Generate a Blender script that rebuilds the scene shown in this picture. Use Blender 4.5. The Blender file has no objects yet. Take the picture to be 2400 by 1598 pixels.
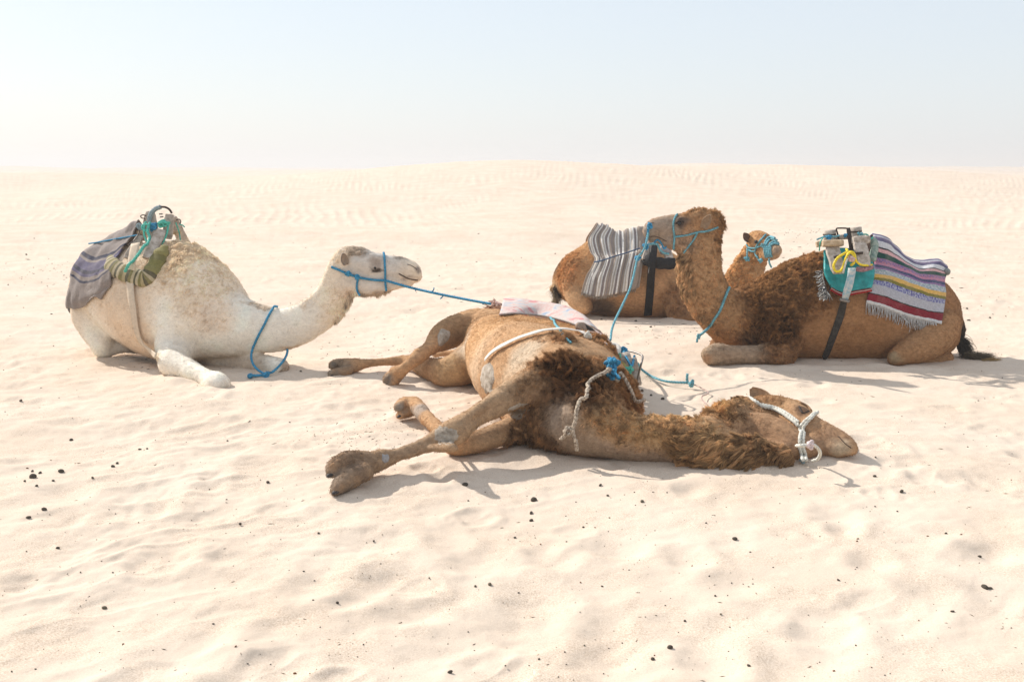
import bpy, math, random
import numpy as np
from mathutils import Vector
from mathutils.bvhtree import BVHTree

# ------------------------------------------------------------------ camera, sky, sun, exposure
scene = bpy.context.scene
COL = scene.collection
F_PX, CX, CY = 2333.0, 1200.0, 799.0           # 35 mm lens on a 36 mm sensor, in photograph pixels
CAM = np.array([0.0, 0.0, 1.6])
PITCH = math.atan((799.0 - 397.0) / F_PX)
cam_d = bpy.data.cameras.new('camera')
cam_d.lens = 35.0; cam_d.sensor_width = 36.0; cam_d.clip_end = 5000.0; cam_d.clip_start = 0.05
cam = bpy.data.objects.new('camera', cam_d); COL.objects.link(cam)
cam.location = CAM; cam.rotation_euler = (math.pi / 2 - PITCH, 0, 0)
scene.camera = cam

SUN_EL, SUN_AZ = math.radians(37), math.radians(-52)     # azimuth from +Y, negative = left of the view
sun_dir = Vector((math.sin(SUN_AZ) * math.cos(SUN_EL), math.cos(SUN_AZ) * math.cos(SUN_EL), math.sin(SUN_EL)))
sd = bpy.data.lights.new('sun', 'SUN'); sd.energy = 4.5; sd.angle = math.radians(0.9); sd.color = (1.0, 0.96, 0.91)
so = bpy.data.objects.new('sun', sd); COL.objects.link(so)
so.rotation_euler = sun_dir.to_track_quat('Z', 'Y').to_euler()

world = bpy.data.worlds.new('World'); scene.world = world; world.use_nodes = True
wn = world.node_tree; wn.nodes.clear()
sky = wn.nodes.new('ShaderNodeTexSky'); sky.sky_type = 'NISHITA'; sky.sun_disc = False
sky.sun_elevation = SUN_EL; sky.sun_rotation = SUN_AZ
sky.air_density = 1.3; sky.dust_density = 1.0; sky.ozone_density = 1.5; sky.altitude = 50
bg = wn.nodes.new('ShaderNodeBackground'); bg.inputs[1].default_value = 0.13
wo = wn.nodes.new('ShaderNodeOutputWorld')
veil = wn.nodes.new('ShaderNodeMix'); veil.data_type = 'RGBA'      # thick desert dust: most of the dome is an even pale veil
veil.inputs[0].default_value = 0.76; veil.inputs[7].default_value = (4.98, 5.38, 5.95, 1)
wn.links.new(sky.outputs[0], veil.inputs[6]); wn.links.new(veil.outputs[2], bg.inputs[0]); wn.links.new(bg.outputs[0], wo.inputs[0])
scene.view_settings.view_transform = 'Standard'; scene.view_settings.look = 'None'
scene.view_settings.exposure = 0.29; scene.view_settings.gamma = 1.0
scene.view_settings.use_curve_mapping = False
scene.cycles.max_bounces = 8; scene.cycles.volume_bounces = 1
scene.cycles.transparent_max_bounces = 8

# ------------------------------------------------------------------ geometry helpers
FWD = np.array([0.0, math.cos(PITCH), -math.sin(PITCH)])
UPV = np.array([0.0, math.sin(PITCH), math.cos(PITCH)])
RGT = np.array([1.0, 0.0, 0.0])

def ray(px, py):
    return FWD + RGT * ((px - CX) / F_PX) + UPV * ((CY - py) / F_PX)

def PY(px, py, Y):                      # the point seen at a photograph pixel, Y metres ahead
    r = ray(px, py); return CAM + r * (Y / r[1])

def PZ(px, py, z=0.0):                  # the point seen at a photograph pixel, z metres above the sand
    r = ray(px, py); return CAM + r * ((z - CAM[2]) / r[2])

def mpp(p):                             # metres per photograph pixel at a point
    return float(np.dot(np.asarray(p) - CAM, FWD)) / F_PX

def unit(v):
    return v / (np.linalg.norm(v, axis=-1, keepdims=True) + 1e-12)

def _hash(ix, iy, iz, seed):
    h = (ix.astype(np.int64) * 374761393 + iy.astype(np.int64) * 668265263 + iz.astype(np.int64) * 2147483647 + seed * 974711) & 0xffffffff
    h = ((h ^ (h >> 13)) * 1274126177) & 0xffffffff
    return ((h ^ (h >> 16)) & 0xffff).astype(np.float32) / 65535.0

def noise3(p, seed=0):                  # smooth value noise, -1..1
    p = np.asarray(p, dtype=np.float64)
    i = np.floor(p).astype(np.int64); f = (p - i).astype(np.float32)
    u = f * f * f * (f * (f * 6 - 15) + 10)
    out = 0
    for dx in (0, 1):
        wx = u[:, 0] if dx else 1 - u[:, 0]
        for dy in (0, 1):
            wy = u[:, 1] if dy else 1 - u[:, 1]
            for dz in (0, 1):
                wz = u[:, 2] if dz else 1 - u[:, 2]
                out = out + wx * wy * wz * _hash(i[:, 0] + dx, i[:, 1] + dy, i[:, 2] + dz, seed)
    return out * 2 - 1

def noise2(x, y, seed=0):
    s = x.shape
    x = x.ravel().astype(np.float64); y = y.ravel().astype(np.float64)
    ix = np.floor(x).astype(np.int64); iy = np.floor(y).astype(np.int64)
    fx = (x - ix).astype(np.float32); fy = (y - iy).astype(np.float32)
    ux = fx * fx * fx * (fx * (fx * 6 - 15) + 10); uy = fy * fy * fy * (fy * (fy * 6 - 15) + 10)
    z = np.zeros_like(ix)
    a = _hash(ix, iy, z, seed); b = _hash(ix + 1, iy, z, seed); c = _hash(ix, iy + 1, z, seed); d = _hash(ix + 1, iy + 1, z, seed)
    return ((a * (1 - ux) + b * ux) * (1 - uy) + (c * (1 - ux) + d * ux) * uy).reshape(s) * 2 - 1

def fbm3(p, seed=0, oct=3):
    o, a, t = 0, 1.0, 0
    for k in range(oct):
        o = o + a * noise3(p * 2 ** k, seed + k * 17); t += a; a *= 0.5
    return o / t

def catmull(P, n):                      # P: k x d control rows -> dense rows
    P = np.asarray(P, dtype=np.float64)
    if len(P) == 2:
        t = np.linspace(0, 1, n + 1)[:, None]; return P[0] * (1 - t) + P[1] * t
    Q = np.vstack([2 * P[0] - P[1], P, 2 * P[-1] - P[-2]])
    out = []
    for i in range(1, len(Q) - 2):
        t = np.linspace(0, 1, n, endpoint=False)[:, None]
        p0, p1, p2, p3 = Q[i - 1], Q[i], Q[i + 1], Q[i + 2]
        out.append(0.5 * ((2 * p1) + (-p0 + p2) * t + (2 * p0 - 5 * p1 + 4 * p2 - p3) * t ** 2 + (-p0 + 3 * p1 - 3 * p2 + p3) * t ** 3))
    out.append(P[-1:])
    return np.vstack(out)

def mesh_obj(name, V, Fc, mat=None, parent=None, smooth=True):
    me = bpy.data.meshes.new(name)
    V = np.asarray(V, dtype=np.float32)
    if isinstance(Fc, np.ndarray):
        n, k = Fc.shape
        me.vertices.add(len(V)); me.vertices.foreach_set('co', V.ravel())
        me.loops.add(n * k); me.loops.foreach_set('vertex_index', Fc.astype(np.int32).ravel())
        me.polygons.add(n); me.polygons.foreach_set('loop_start', np.arange(0, n * k, k, dtype=np.int32))
        me.update(calc_edges=True)
    else:
        me.from_pydata([tuple(map(float, v)) for v in V], [], Fc); me.update()
    if smooth:
        me.polygons.foreach_set('use_smooth', np.ones(len(me.polygons), dtype=bool))
    if mat: me.materials.append(mat)
    o = bpy.data.objects.new(name, me); COL.objects.link(o)
    if parent is not None: o.parent = parent
    return o

def empty(name, loc, label, cat, group=None):
    o = bpy.data.objects.new(name, None); COL.objects.link(o)
    o.location = Vector(loc); o['label'] = label; o['category'] = cat
    if group: o['group'] = group
    o.empty_display_size = 0.2
    return o

def adopt(root, *objs):                 # children are built in world space; keep them in place under a moved root
    for o in objs:
        if o is None: continue
        o.parent = root; o.matrix_parent_inverse.identity()
        o.location = Vector(o.location) - Vector(root.location)

def tag(o, label, cat, group=None, kind=None):
    o['label'] = label; o['category'] = cat
    if group: o['group'] = group
    if kind: o['kind'] = kind
    return o

# ------------------------------------------------------------------ signed-distance bodies
class Chain:
    """A bent, tapering tube of elliptical section. rows: (px, py, depth, radius in photograph pixels, radius along the view in metres)"""
    def __init__(self, rows, k=0.05, mode='Y', n=4, cap=1.0, sub=False):
        f = PY if mode == 'Y' else PZ
        pts = []
        for r in rows:
            p = f(r[0], r[1], r[2]); pts.append([*p, r[3] * mpp(p), r[4]])
        D = catmull(pts, n)
        self.p = D[:, :3]; self.a = np.maximum(D[:, 3], 0.004); self.b = np.maximum(D[:, 4], 0.004)
        self.k = k; self.cap = cap; self.sub = sub
        t = unit(np.gradient(self.p, axis=0))
        vw = unit(self.p - CAM)
        v = unit(np.cross(t, vw)); w = unit(np.cross(t, v))
        self.t, self.v, self.w = t, v, w
        m = np.maximum(self.a, self.b)
        self.lo = (self.p - m[:, None]).min(0); self.hi = (self.p + m[:, None]).max(0)
    def dist(self, X):
        out = np.full(len(X), 9.0, dtype=np.float32)
        for i in range(len(self.p) - 1):
            p0, p1 = self.p[i], self.p[i + 1]; L = np.linalg.norm(p1 - p0) + 1e-9
            t = (p1 - p0) / L
            v = self.v[i] + self.v[i + 1]; v -= t * v.dot(t); v /= np.linalg.norm(v) + 1e-9
            w = np.cross(t, v)
            m = max(self.a[i], self.a[i + 1], self.b[i], self.b[i + 1]) + 0.12
            lo = np.minimum(p0, p1) - m; hi = np.maximum(p0, p1) + m
            idx = np.nonzero(((X > lo) & (X < hi)).all(1))[0]
            if len(idx) == 0: continue
            q = (X[idx] - p0.astype(np.float32)).astype(np.float32)
            u = q @ t.astype(np.float32); s = np.clip(u / L, 0, 1)
            du = u - s * L; dv = q @ v.astype(np.float32); dw = q @ w.astype(np.float32)
            a = self.a[i] * (1 - s) + self.a[i + 1] * s; b = self.b[i] * (1 - s) + self.b[i + 1] * s
            c = 0.5 * (a + b) * self.cap
            xa, xb, xc = dv / a, dw / b, du / c
            k0 = np.sqrt(xa * xa + xb * xb + xc * xc) + 1e-6
            k1 = np.sqrt((xa / a) ** 2 + (xb / b) ** 2 + (xc / c) ** 2) + 1e-6
            d = k0 * (k0 - 1) / k1; cur = out[idx]; kk = 0.25 * min(self.a[i], self.b[i])
            h = np.maximum(kk - np.abs(cur - d), 0) / kk; out[idx] = np.minimum(cur, d) - h * h * h * kk / 12
        return out

def field(chains, X):
    D = np.full(len(X), 1.0, dtype=np.float32)
    for c in chains:
        pad = 0.14
        idx = np.nonzero(((X > c.lo - pad) & (X < c.hi + pad)).all(1))[0]
        if len(idx) == 0: continue
        d = c.dist(X[idx]); cur = D[idx]
        if c.sub:
            h = np.maximum(c.k - np.abs(cur + d), 0) / c.k
            D[idx] = np.maximum(cur, -d) + h * h * c.k * 0.25
        else:
            h = np.maximum(c.k - np.abs(cur - d), 0) / c.k
            D[idx] = np.minimum(cur, d) - h * h * c.k * 0.25
    return D

def surface_nets(chains, vox):
    lo = np.min([c.lo for c in chains if not c.sub], axis=0) - 0.06
    hi = np.max([c.hi for c in chains if not c.sub], axis=0) + 0.06
    B = 8
    nb = np.ceil((hi - lo) / (vox * B)).astype(int)
    g = np.stack(np.meshgrid(*[np.arange(n) for n in nb], indexing='ij'), -1).reshape(-1, 3)
    cen = (lo + (g + 0.5) * vox * B).astype(np.float32)
    dc = field(chains, cen)
    act = np.abs(dc) < vox * B * 0.9 + 0.03
    shape = nb * B
    D = np.empty(shape, dtype=np.float32)
    D[:] = np.repeat(np.repeat(np.repeat(dc.reshape(nb), B, 0), B, 1), B, 2)
    ga = g[act]
    off = np.stack(np.meshgrid(*[np.arange(B)] * 3, indexing='ij'), -1).reshape(-1, 3)
    idx = (ga[:, None, :] * B + off[None]).reshape(-1, 3)
    X = (lo + (idx + 0.5) * vox).astype(np.float32)
    D[idx[:, 0], idx[:, 1], idx[:, 2]] = field(chains, X)
    S = D < 0
    nx, ny, nz = shape
    c8 = [S[dx:nx - 1 + dx, dy:ny - 1 + dy, dz:nz - 1 + dz] for dx in (0, 1) for dy in (0, 1) for dz in (0, 1)]
    cnt = sum(c.astype(np.int8) for c in c8)
    cells = np.argwhere((cnt > 0) & (cnt < 8))
    vid = np.full((nx, ny, nz), -1, dtype=np.int32)
    vid[cells[:, 0], cells[:, 1], cells[:, 2]] = np.arange(len(cells))
    acc = np.zeros((len(cells), 3)); num = np.zeros(len(cells))
    for ax in range(3):
        o1, o2 = [a for a in range(3) if a != ax]
        for d1 in (0, 1):
            for d2 in (0, 1):
                A = cells.copy(); A[:, o1] += d1; A[:, o2] += d2
                Bc = A.copy(); Bc[:, ax] += 1
                va = D[A[:, 0], A[:, 1], A[:, 2]]; vb = D[Bc[:, 0], Bc[:, 1], Bc[:, 2]]
                m = (va < 0) != (vb < 0)
                t = np.where(m, va / np.where(m, va - vb, 1), 0)
                pt = A.astype(np.float64); pt[:, ax] += t
                acc[m] += pt[m]; num[m] += 1
    V = lo + (acc / num[:, None] + 0.5) * vox
    quads = []
    for ax in range(3):
        o1, o2 = (ax + 1) % 3, (ax + 2) % 3
        sl0 = [slice(None)] * 3; sl1 = [slice(None)] * 3
        sl0[ax] = slice(0, shape[ax] - 1); sl1[ax] = slice(1, shape[ax])
        a = S[tuple(sl0)]; b = S[tuple(sl1)]
        E = np.argwhere(a != b)
        E = E[(E[:, o1] > 0) & (E[:, o2] > 0)]
        sgn = S[E[:, 0], E[:, 1], E[:, 2]]
        def vv(d1, d2):
            q = E.copy(); q[:, o1] -= d1; q[:, o2] -= d2
            return vid[q[:, 0], q[:, 1], q[:, 2]]
        q = np.stack([vv(0, 0), vv(1, 0), vv(1, 1), vv(0, 1)], 1)
        q[~sgn] = q[~sgn][:, ::-1]
        quads.append(q)
    Q = np.vstack(quads); Q = Q[(Q >= 0).all(1)]
    return V, Q

def vnormals(V, Q):
    n = np.cross(V[Q[:, 2]] - V[Q[:, 0]], V[Q[:, 3]] - V[Q[:, 1]])
    N = np.zeros_like(V)
    for j in range(4): 
        for k in range(3):
            N[:, k] += np.bincount(Q[:, j], weights=n[:, k], minlength=len(V))
    return unit(N)

def vsmooth(V, Q, it=1, f=0.5):
    E = np.vstack([Q[:, [0, 1]], Q[:, [1, 2]], Q[:, [2, 3]], Q[:, [3, 0]]])
    deg = np.bincount(E.ravel(), minlength=len(V)).astype(float)[:, None]
    for _ in range(it):
        A = np.zeros_like(V)
        for k in range(3):
            A[:, k] = np.bincount(E[:, 0], weights=V[E[:, 1], k], minlength=len(V)) + np.bincount(E[:, 1], weights=V[E[:, 0], k], minlength=len(V))
        V = V * (1 - f) + f * A / deg
    return V
# ------------------------------------------------------------------ the four camels' shapes
C = Chain
WHITE = [
    C([(208,690,8.85,38,.19),(246,672,8.75,68,.28),(300,683,8.6,101,.34),(350,697,8.45,122,.38),(405,715,8.3,128,.37),(460,724,8.15,119,.33),(515,754,8.02,84,.25),(560,770,7.95,64,.18)], k=.07),
    C([(335,635,8.45,60,.14),(395,632,8.32,64,.13),(438,630,8.22,60,.13),(472,658,8.12,54,.14),(498,700,8.05,48,.14)], k=.07),
    C([(560,766,7.95,62,.17),(618,772,7.9,54,.12),(668,772,7.88,48,.10),(718,752,7.87,45,.09),(762,720,7.87,43,.085),(790,675,7.87,40,.08),(800,630,7.87,34,.075)], k=.07),
    C([(805,608,7.87,27,.075),(835,611,7.87,32,.095),(870,619,7.86,28,.085),(905,624,7.85,26,.06),(943,628,7.85,25,.055),(965,638,7.85,23,.052),(976,648,7.85,15,.04)], k=.03),
    C([(822,650,7.87,34,.07),(862,662,7.86,30,.06),(905,662,7.85,22,.045),(940,662,7.85,13,.035),(960,664,7.85,9,.028)], k=.035),
    C([(872,604,7.80,11,.02),(888,606,7.80,9,.02)], k=.02),
    # near foreleg: upper arm, forearm to the carpal pad, cannon folded under
    C([(430,760,7.95,60,.13),(412,815,7.85,46,.11),(406,850,7.68,34,.10)], k=.06),
    C([(406,852,7.64,32,.10),(440,866,7.5,25,.075),(480,884,7.33,20,.062),(507,899,7.2,28,.08),(517,907,7.16,23,.07)], k=.035),
    C([(500,912,7.2,18,.05),(450,888,7.5,16,.05),(400,870,7.75,15,.05)], k=.02),
    # far foreleg
    C([(500,800,8.15,50,.10),(520,838,8.1,28,.08)], k=.05),
    C([(508,845,8.1,25,.08),(570,850,7.92,23,.07),(625,856,7.8,24,.07),(655,861,7.72,23,.075)], k=.03),
    C([(650,868,7.8,15,.05),(570,858,7.95,12,.05),(520,856,8.1,12,.05)], k=.02),
    # near hind leg: thigh, shin down to the ground
    C([(235,690,8.65,58,.16),(215,730,8.6,46,.13),(225,775,8.55,33,.10),(241,805,8.5,27,.085),(243,818,8.5,24,.08)], k=.05),
    C([(243,820,8.5,16,.06),(290,812,8.55,15,.05),(322,815,8.5,14,.06),(338,817,8.45,9,.05)], k=.02),
]
DARK = [
    C([(1700,745,8.6,54,.17),(1745,744,8.6,66,.21),(1795,745,8.62,84,.28),(1850,733,8.65,105,.34),(1925,725,8.65,120,.38),(2010,730,8.65,120,.39),(2095,738,8.65,112,.37),(2158,747,8.65,86,.31),(2190,758,8.65,52,.20)], k=.07),
    C([(1868,672,8.65,54,.16),(1915,660,8.65,60,.15),(1980,650,8.65,66,.14),(2050,670,8.65,62,.15),(2130,700,8.65,60,.2),(2180,710,8.65,50,.2)], k=.09),
    C([(1760,750,8.6,64,.19),(1706,738,8.55,58,.15),(1670,712,8.5,54,.13),(1646,665,8.45,51,.12),(1638,615,8.42,50,.11),(1643,570,8.4,43,.10),(1648,540,8.4,37,.09)], k=.07),
    C([(1668,527,8.4,32,.08),(1640,526,8.4,36,.10),(1605,529,8.4,29,.09),(1570,531,8.42,26,.065),(1536,535,8.42,23,.055),(1520,542,8.42,15,.045)], k=.03),
    C([(1630,566,8.4,30,.07),(1592,568,8.4,22,.055),(1555,562,8.42,14,.042),(1526,559,8.42,9,.03)], k=.03),
    C([(1604,517,8.34,10,.02),(1590,519,8.34,9,.02)], k=.02),
    # near foreleg
    C([(1830,760,8.4,60,.12),(1835,810,8.32,42,.10),(1830,836,8.28,26,.08)], k=.05),
    C([(1828,832,8.26,26,.08),(1775,831,8.22,22,.065),(1715,831,8.2,21,.06),(1682,829,8.2,25,.07),(1663,832,8.2,20,.065)], k=.035),
    C([(1668,846,8.2,10,.05),(1740,848,8.25,12,.05),(1830,848,8.3,13,.05)], k=.02),
    # far foreleg
    C([(1800,785,8.8,40,.08),(1760,804,8.7,22,.07),(1710,806,8.65,19,.06),(1680,812,8.6,20,.06)], k=.03),
    # near hind leg
    C([(2212,762,8.38,36,.15),(2190,790,8.28,42,.14),(2150,815,8.22,35,.12),(2112,832,8.2,24,.10),(2100,838,8.2,18,.08)], k=.014),
    C([(2120,848,8.25,12,.05),(2170,848,8.3,14,.06),(2215,840,8.4,16,.07)], k=.02),
    C([(2178,708,8.65,42,.2),(2206,750,8.6,30,.18),(2214,790,8.5,30,.15)], k=.06),
    # tail
    C([(2218,705,8.6,10,.03),(2243,740,8.6,9,.03),(2256,775,8.6,7,.02),(2248,812,8.55,6,.02),(2262,832,8.5,6,.02)], k=.02),
]
FAR = [
    C([(1338,660,11.1,42,.2),(1372,652,11.05,68,.30),(1420,654,11.0,84,.37),(1480,660,11.0,86,.38),(1540,668,11.0,78,.36),(1590,680,10.95,66,.28),(1630,690,10.9,55,.22)], k=.08),
    C([(1404,604,11.0,48,.16),(1470,600,11.0,48,.14),(1530,622,11.0,46,.15)], k=.08),
    C([(1620,690,10.9,52,.18),(1670,705,10.85,42,.13),(1712,695,10.8,38,.12),(1742,655,10.78,38,.11),(1762,612,10.76,34,.10),(1772,585,10.75,24,.09)], k=.07),
    C([(1772,562,10.72,21,.10),(1785,568,10.62,24,.10),(1799,577,10.5,20,.08),(1811,584,10.38,17,.07),(1819,589,10.3,14,.055)], k=.03),
    C([(1768,585,10.72,19,.08),(1785,594,10.58,18,.07),(1803,598,10.42,13,.055),(1815,600,10.32,8,.04)], k=.03),
    # near hind leg
    C([(1365,640,10.85,48,.16),(1350,672,10.8,34,.13),(1360,702,10.7,27,.11),(1370,718,10.65,19,.09)], k=.05),
    C([(1372,722,10.7,13,.06),(1410,716,10.8,13,.05),(1435,722,10.75,10,.06)], k=.02),
    C([(1340,690,11.2,16,.07),(1316,684,11.2,15,.06),(1299,676,11.2,11,.05)], k=.03),
    # forelegs
    C([(1590,680,10.7,40,.13),(1588,715,10.62,32,.11),(1590,738,10.6,25,.1)], k=.05),
    C([(1588,740,10.6,18,.08),(1640,738,10.45,18,.08),(1690,736,10.4,18,.08)], k=.03),
    C([(1330,640,11.1,9,.03),(1314,648,11.1,8,.03),(1312,672,11.1,6,.02)], k=.02),
]
LYING = [
    # torso on its side, back away from the camera
    C([(1150,795,.30,48,.20),(1168,818,.29,74,.26),(1200,853,.29,100,.28),(1250,882,.29,122,.29),(1305,912,.28,118,.28),(1345,945,.25,96,.25),(1390,985,.21,72,.19)], k=.08, mode='Z'),
    C([(1210,805,.33,62,.18),(1290,825,.34,72,.20),(1360,860,.33,75,.22),(1415,905,.29,62,.22),(1450,945,.22,42,.18)], k=.12, mode='Z'),
    C([(1215,972,.13,34,.11),(1270,995,.14,48,.13),(1330,1010,.15,42,.14)], k=.08, mode='Z'),
    C([(1370,995,.19,66,.17),(1440,1016,.16,57,.15),(1515,1030,.14,52,.13),(1590,1034,.13,50,.12),(1660,1028,.13,54,.12),(1720,1005,.14,60,.12),(1765,985,.15,52,.11)], k=.08, mode='Z'),
    C([(1765,972,.15,40,.10),(1800,976,.16,49,.105),(1842,984,.16,50,.10),(1885,1004,.15,40,.085),(1925,1022,.13,34,.07),(1965,1038,.11,29,.06),(1990,1049,.10,20,.05)], k=.035, mode='Z'),
    C([(1745,1012,.12,52,.10),(1790,1022,.12,52,.10),(1830,1034,.11,46,.09),(1868,1045,.10,32,.07),(1920,1048,.08,18,.05),(1960,1056,.075,13,.045)], k=.04, mode='Z'),
    C([(1600,1060,.08,26,.07),(1660,1062,.08,36,.09),(1730,1062,.08,38,.09),(1785,1064,.08,32,.08),(1822,1066,.08,24,.07)], k=.08, mode='Z'),
    C([(1866,948,.23,12,.03),(1886,960,.225,10,.03)], k=.02, mode='Z'),
    # upper foreleg, stretched out
    C([(1330,885,.42,60,.11),(1270,897,.40,48,.10),(1215,917,.36,37,.08),(1150,955,.30,28,.062),(1108,980,.255,23,.052),(1070,1010,.215,31,.064),(1040,1022,.19,28,.058),(1008,1035,.168,17,.038),(960,1054,.14,13,.031),(925,1067,.12,16,.036),(897,1076,.11,23,.05),(862,1088,.10,25,.055),(838,1098,.10,25,.055)], k=.035, mode='Z'),
    C([(850,1076,.13,22,.05),(812,1082,.135,25,.055),(788,1096,.12,21,.05),(780,1104,.11,15,.04)], k=.015, mode='Z'),
    C([(852,1106,.09,22,.05),(818,1120,.075,25,.05),(798,1136,.06,20,.045),(790,1146,.05,13,.04)], k=.008, mode='Z'),
    C([(768,1124,.13,5,.05),(800,1114,.14,6,.05),(838,1103,.15,5,.04),(866,1094,.15,3,.02)], k=.012, mode='Z', sub=True),
    # lower foreleg, folded back on the sand
    C([(1290,985,.16,44,.12),(1225,1000,.12,34,.09),(1150,1024,.10,27,.075),(1095,1040,.09,25,.07),(1062,1044,.08,21,.06)], k=.03, mode='Z'),
    C([(1065,1040,.08,20,.05),(1035,1012,.09,17,.045),(1005,984,.10,16,.04),(985,962,.11,18,.045),(970,948,.11,20,.05)], k=.02, mode='Z'),
    C([(972,944,.11,14,.045),(950,944,.12,14,.045),(936,952,.12,12,.04)], k=.02, mode='Z'),
    C([(975,958,.08,13,.045),(955,966,.07,12,.045),(940,972,.06,10,.04)], k=.01, mode='Z'),
    # upper hind leg
    C([(1165,775,.38,50,.15),(1120,768,.38,44,.13),(1075,774,.37,37,.11),(1042,788,.34,33,.09),(1022,802,.31,24,.07),(1000,822,.27,15,.045),(982,835,.24,17,.045),(962,852,.20,14,.04),(945,866,.16,14,.04),(928,876,.12,19,.05)], k=.035, mode='Z'),
    C([(930,872,.12,13,.04),(914,882,.09,12,.04),(906,890,.08,9,.03)], k=.015, mode='Z'),
    C([(928,886,.09,13,.04),(918,900,.05,11,.04),(912,908,.03,8,.03)], k=.01, mode='Z'),
    # lower hind leg
    C([(1120,840,.20,52,.15),(1070,866,.15,38,.12),(1035,872,.12,32,.10),(1002,862,.11,24,.08),(975,852,.10,17,.06),(945,845,.10,12,.04),(900,848,.10,9,.03),(860,851,.10,10,.032),(835,855,.09,16,.045),(812,859,.08,19,.05)], k=.03, mode='Z'),
    C([(815,852,.09,12,.04),(792,853,.09,12,.04),(780,856,.09,10,.035)], k=.015, mode='Z'),
    C([(815,868,.06,13,.04),(793,874,.05,13,.04),(778,876,.05,10,.035)], k=.01, mode='Z'),
    C([(1090,822,.2,8,.02),(1060,826,.14,7,.02),(1020,832,.10,6,.02)], k=.02, mode='Z'),
    C([(1170,930,.36,14,.03),(1120,960,.31,12,.03),(1085,985,.27,10,.03)], k=.02, mode='Z'),
    C([(1060,1050,.2,10,.03),(1030,1048,.17,11,.03),(1000,1052,.14,8,.02),(950,1068,.12,7,.02)], k=.02, mode='Z'),
]
# ------------------------------------------------------------------ materials
def new_mat(name):
    m = bpy.data.materials.new(name); m.use_nodes = True
    nt = m.node_tree; b = nt.nodes['Principled BSDF']
    b.inputs['Specular IOR Level'].default_value = 0.2
    return m, nt, b

def node(nt, t, **kw):
    n = nt.nodes.new(t)
    for k, v in kw.items():
        if k.startswith('i_'): n.inputs[k[2:].replace('_', ' ')].default_value = v
        else: setattr(n, k, v)
    return n

def simple_mat(name, col, rough=0.85, var=0.25, scale=60.0, bump=0.3, bscale=200.0, bdist=0.003, metal=0.0, col2=None, detail=6):
    m, nt, b = new_mat(name)
    tc = node(nt, 'ShaderNodeTexCoord')
    nz = node(nt, 'ShaderNodeTexNoise', i_Scale=scale, i_Detail=float(detail), i_Roughness=0.65)
    cr = node(nt, 'ShaderNodeValToRGB')
    c2 = col2 if col2 else tuple(c * (1 - var) for c in col)
    cr.color_ramp.elements[0].position = 0.36; cr.color_ramp.elements[0].color = (*c2, 1)
    cr.color_ramp.elements[1].position = 0.64; cr.color_ramp.elements[1].color = (*[min(1, c * (1 + 0.4 * var)) for c in col], 1)
    nt.links.new(tc.outputs['Object'], nz.inputs['Vector']); nt.links.new(nz.outputs[0], cr.inputs[0])
    nt.links.new(cr.outputs[0], b.inputs['Base Color'])
    b.inputs['Roughness'].default_value = rough; b.inputs['Metallic'].default_value = metal
    if bump:
        n2 = node(nt, 'ShaderNodeTexNoise', i_Scale=bscale, i_Detail=4.0)
        bp = node(nt, 'ShaderNodeBump', i_Strength=bump, i_Distance=bdist)
        nt.links.new(tc.outputs['Object'], n2.inputs['Vector']); nt.links.new(n2.outputs[0], bp.inputs['Height'])
        nt.links.new(bp.outputs[0], b.inputs['Normal'])
    return m

# ------------------------------------------------------------------ sand
rng = np.random.default_rng(7)
n_d = 620
_d = np.empty((n_d, 5))
_d[:, 1] = 2.2 + 22 * rng.random(n_d) ** 1.5
_d[:, 0] = (rng.random(n_d) * 2 - 1) * (0.62 * _d[:, 1] + 0.8)
_d[:, 2] = 0.055 + 0.085 * rng.random(n_d)
_d[:, 3] = 0.007 + 0.013 * rng.random(n_d)
_d[:, 4] = rng.random(n_d) * math.pi

n_h = 95                                    # crisper foot marks, two shallow lobes each
_h = np.empty((n_h, 5)); _h[:, 1] = 2.6 + 14 * rng.random(n_h) ** 1.2; _h[:, 0] = (rng.random(n_h) * 2 - 1) * (0.55 * _h[:, 1] + 0.3)
_h[:, 2] = 0.05 + 0.045 * rng.random(n_h); _h[:, 3] = 0.006 + 0.008 * rng.random(n_h); _h[:, 4] = rng.random(n_h) * math.pi
def sstep(a, b, x):
    t = np.clip((x - a) / (b - a), 0, 1); return t * t * (3 - 2 * t)

# sand pushed up along the animals' sides where they settled
_bm = np.array([PZ(px, py, 0)[:2] for px, py in (
    [(x, 838) for x in range(215, 262, 9)] + [(x, 838 + (x - 300) * .5) for x in range(300, 380, 12)] + [(x, 893 + (x - 385) * .28) for x in range(385, 500, 10)] + [(505, 935), (520, 938), (538, 932)] +
    [(x, 890) for x in range(560, 690, 12)] + [(x, 862) for x in range(1650, 1830, 12)] + [(x, 857) for x in range(1840, 2090, 14)] + [(x, 866) for x in range(2095, 2200, 12)] +
    [(x, 748) for x in range(1350, 1400, 12)] + [(x, 752) for x in range(1450, 1600, 14)] +
    [(x, 910) for x in range(1000, 1075, 10)] + [(x, 1040) for x in range(1240, 1300, 12)] + [(x, 1048 + (x - 1300) * .22) for x in range(1300, 1500, 12)] + [(x, 1092 + (x - 1500) * .06) for x in range(1500, 1850, 12)] +
    [(x, 1082) for x in range(1900, 2010, 12)] + [(x, 1068 - (x - 1070) * .2) for x in range(1070, 1230, 12)] + [(790, 1168), (805, 1166), (820, 1158), (835, 1148)] + [(785, 893), (800, 896), (815, 894), (905, 918), (918, 916)])])
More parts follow.
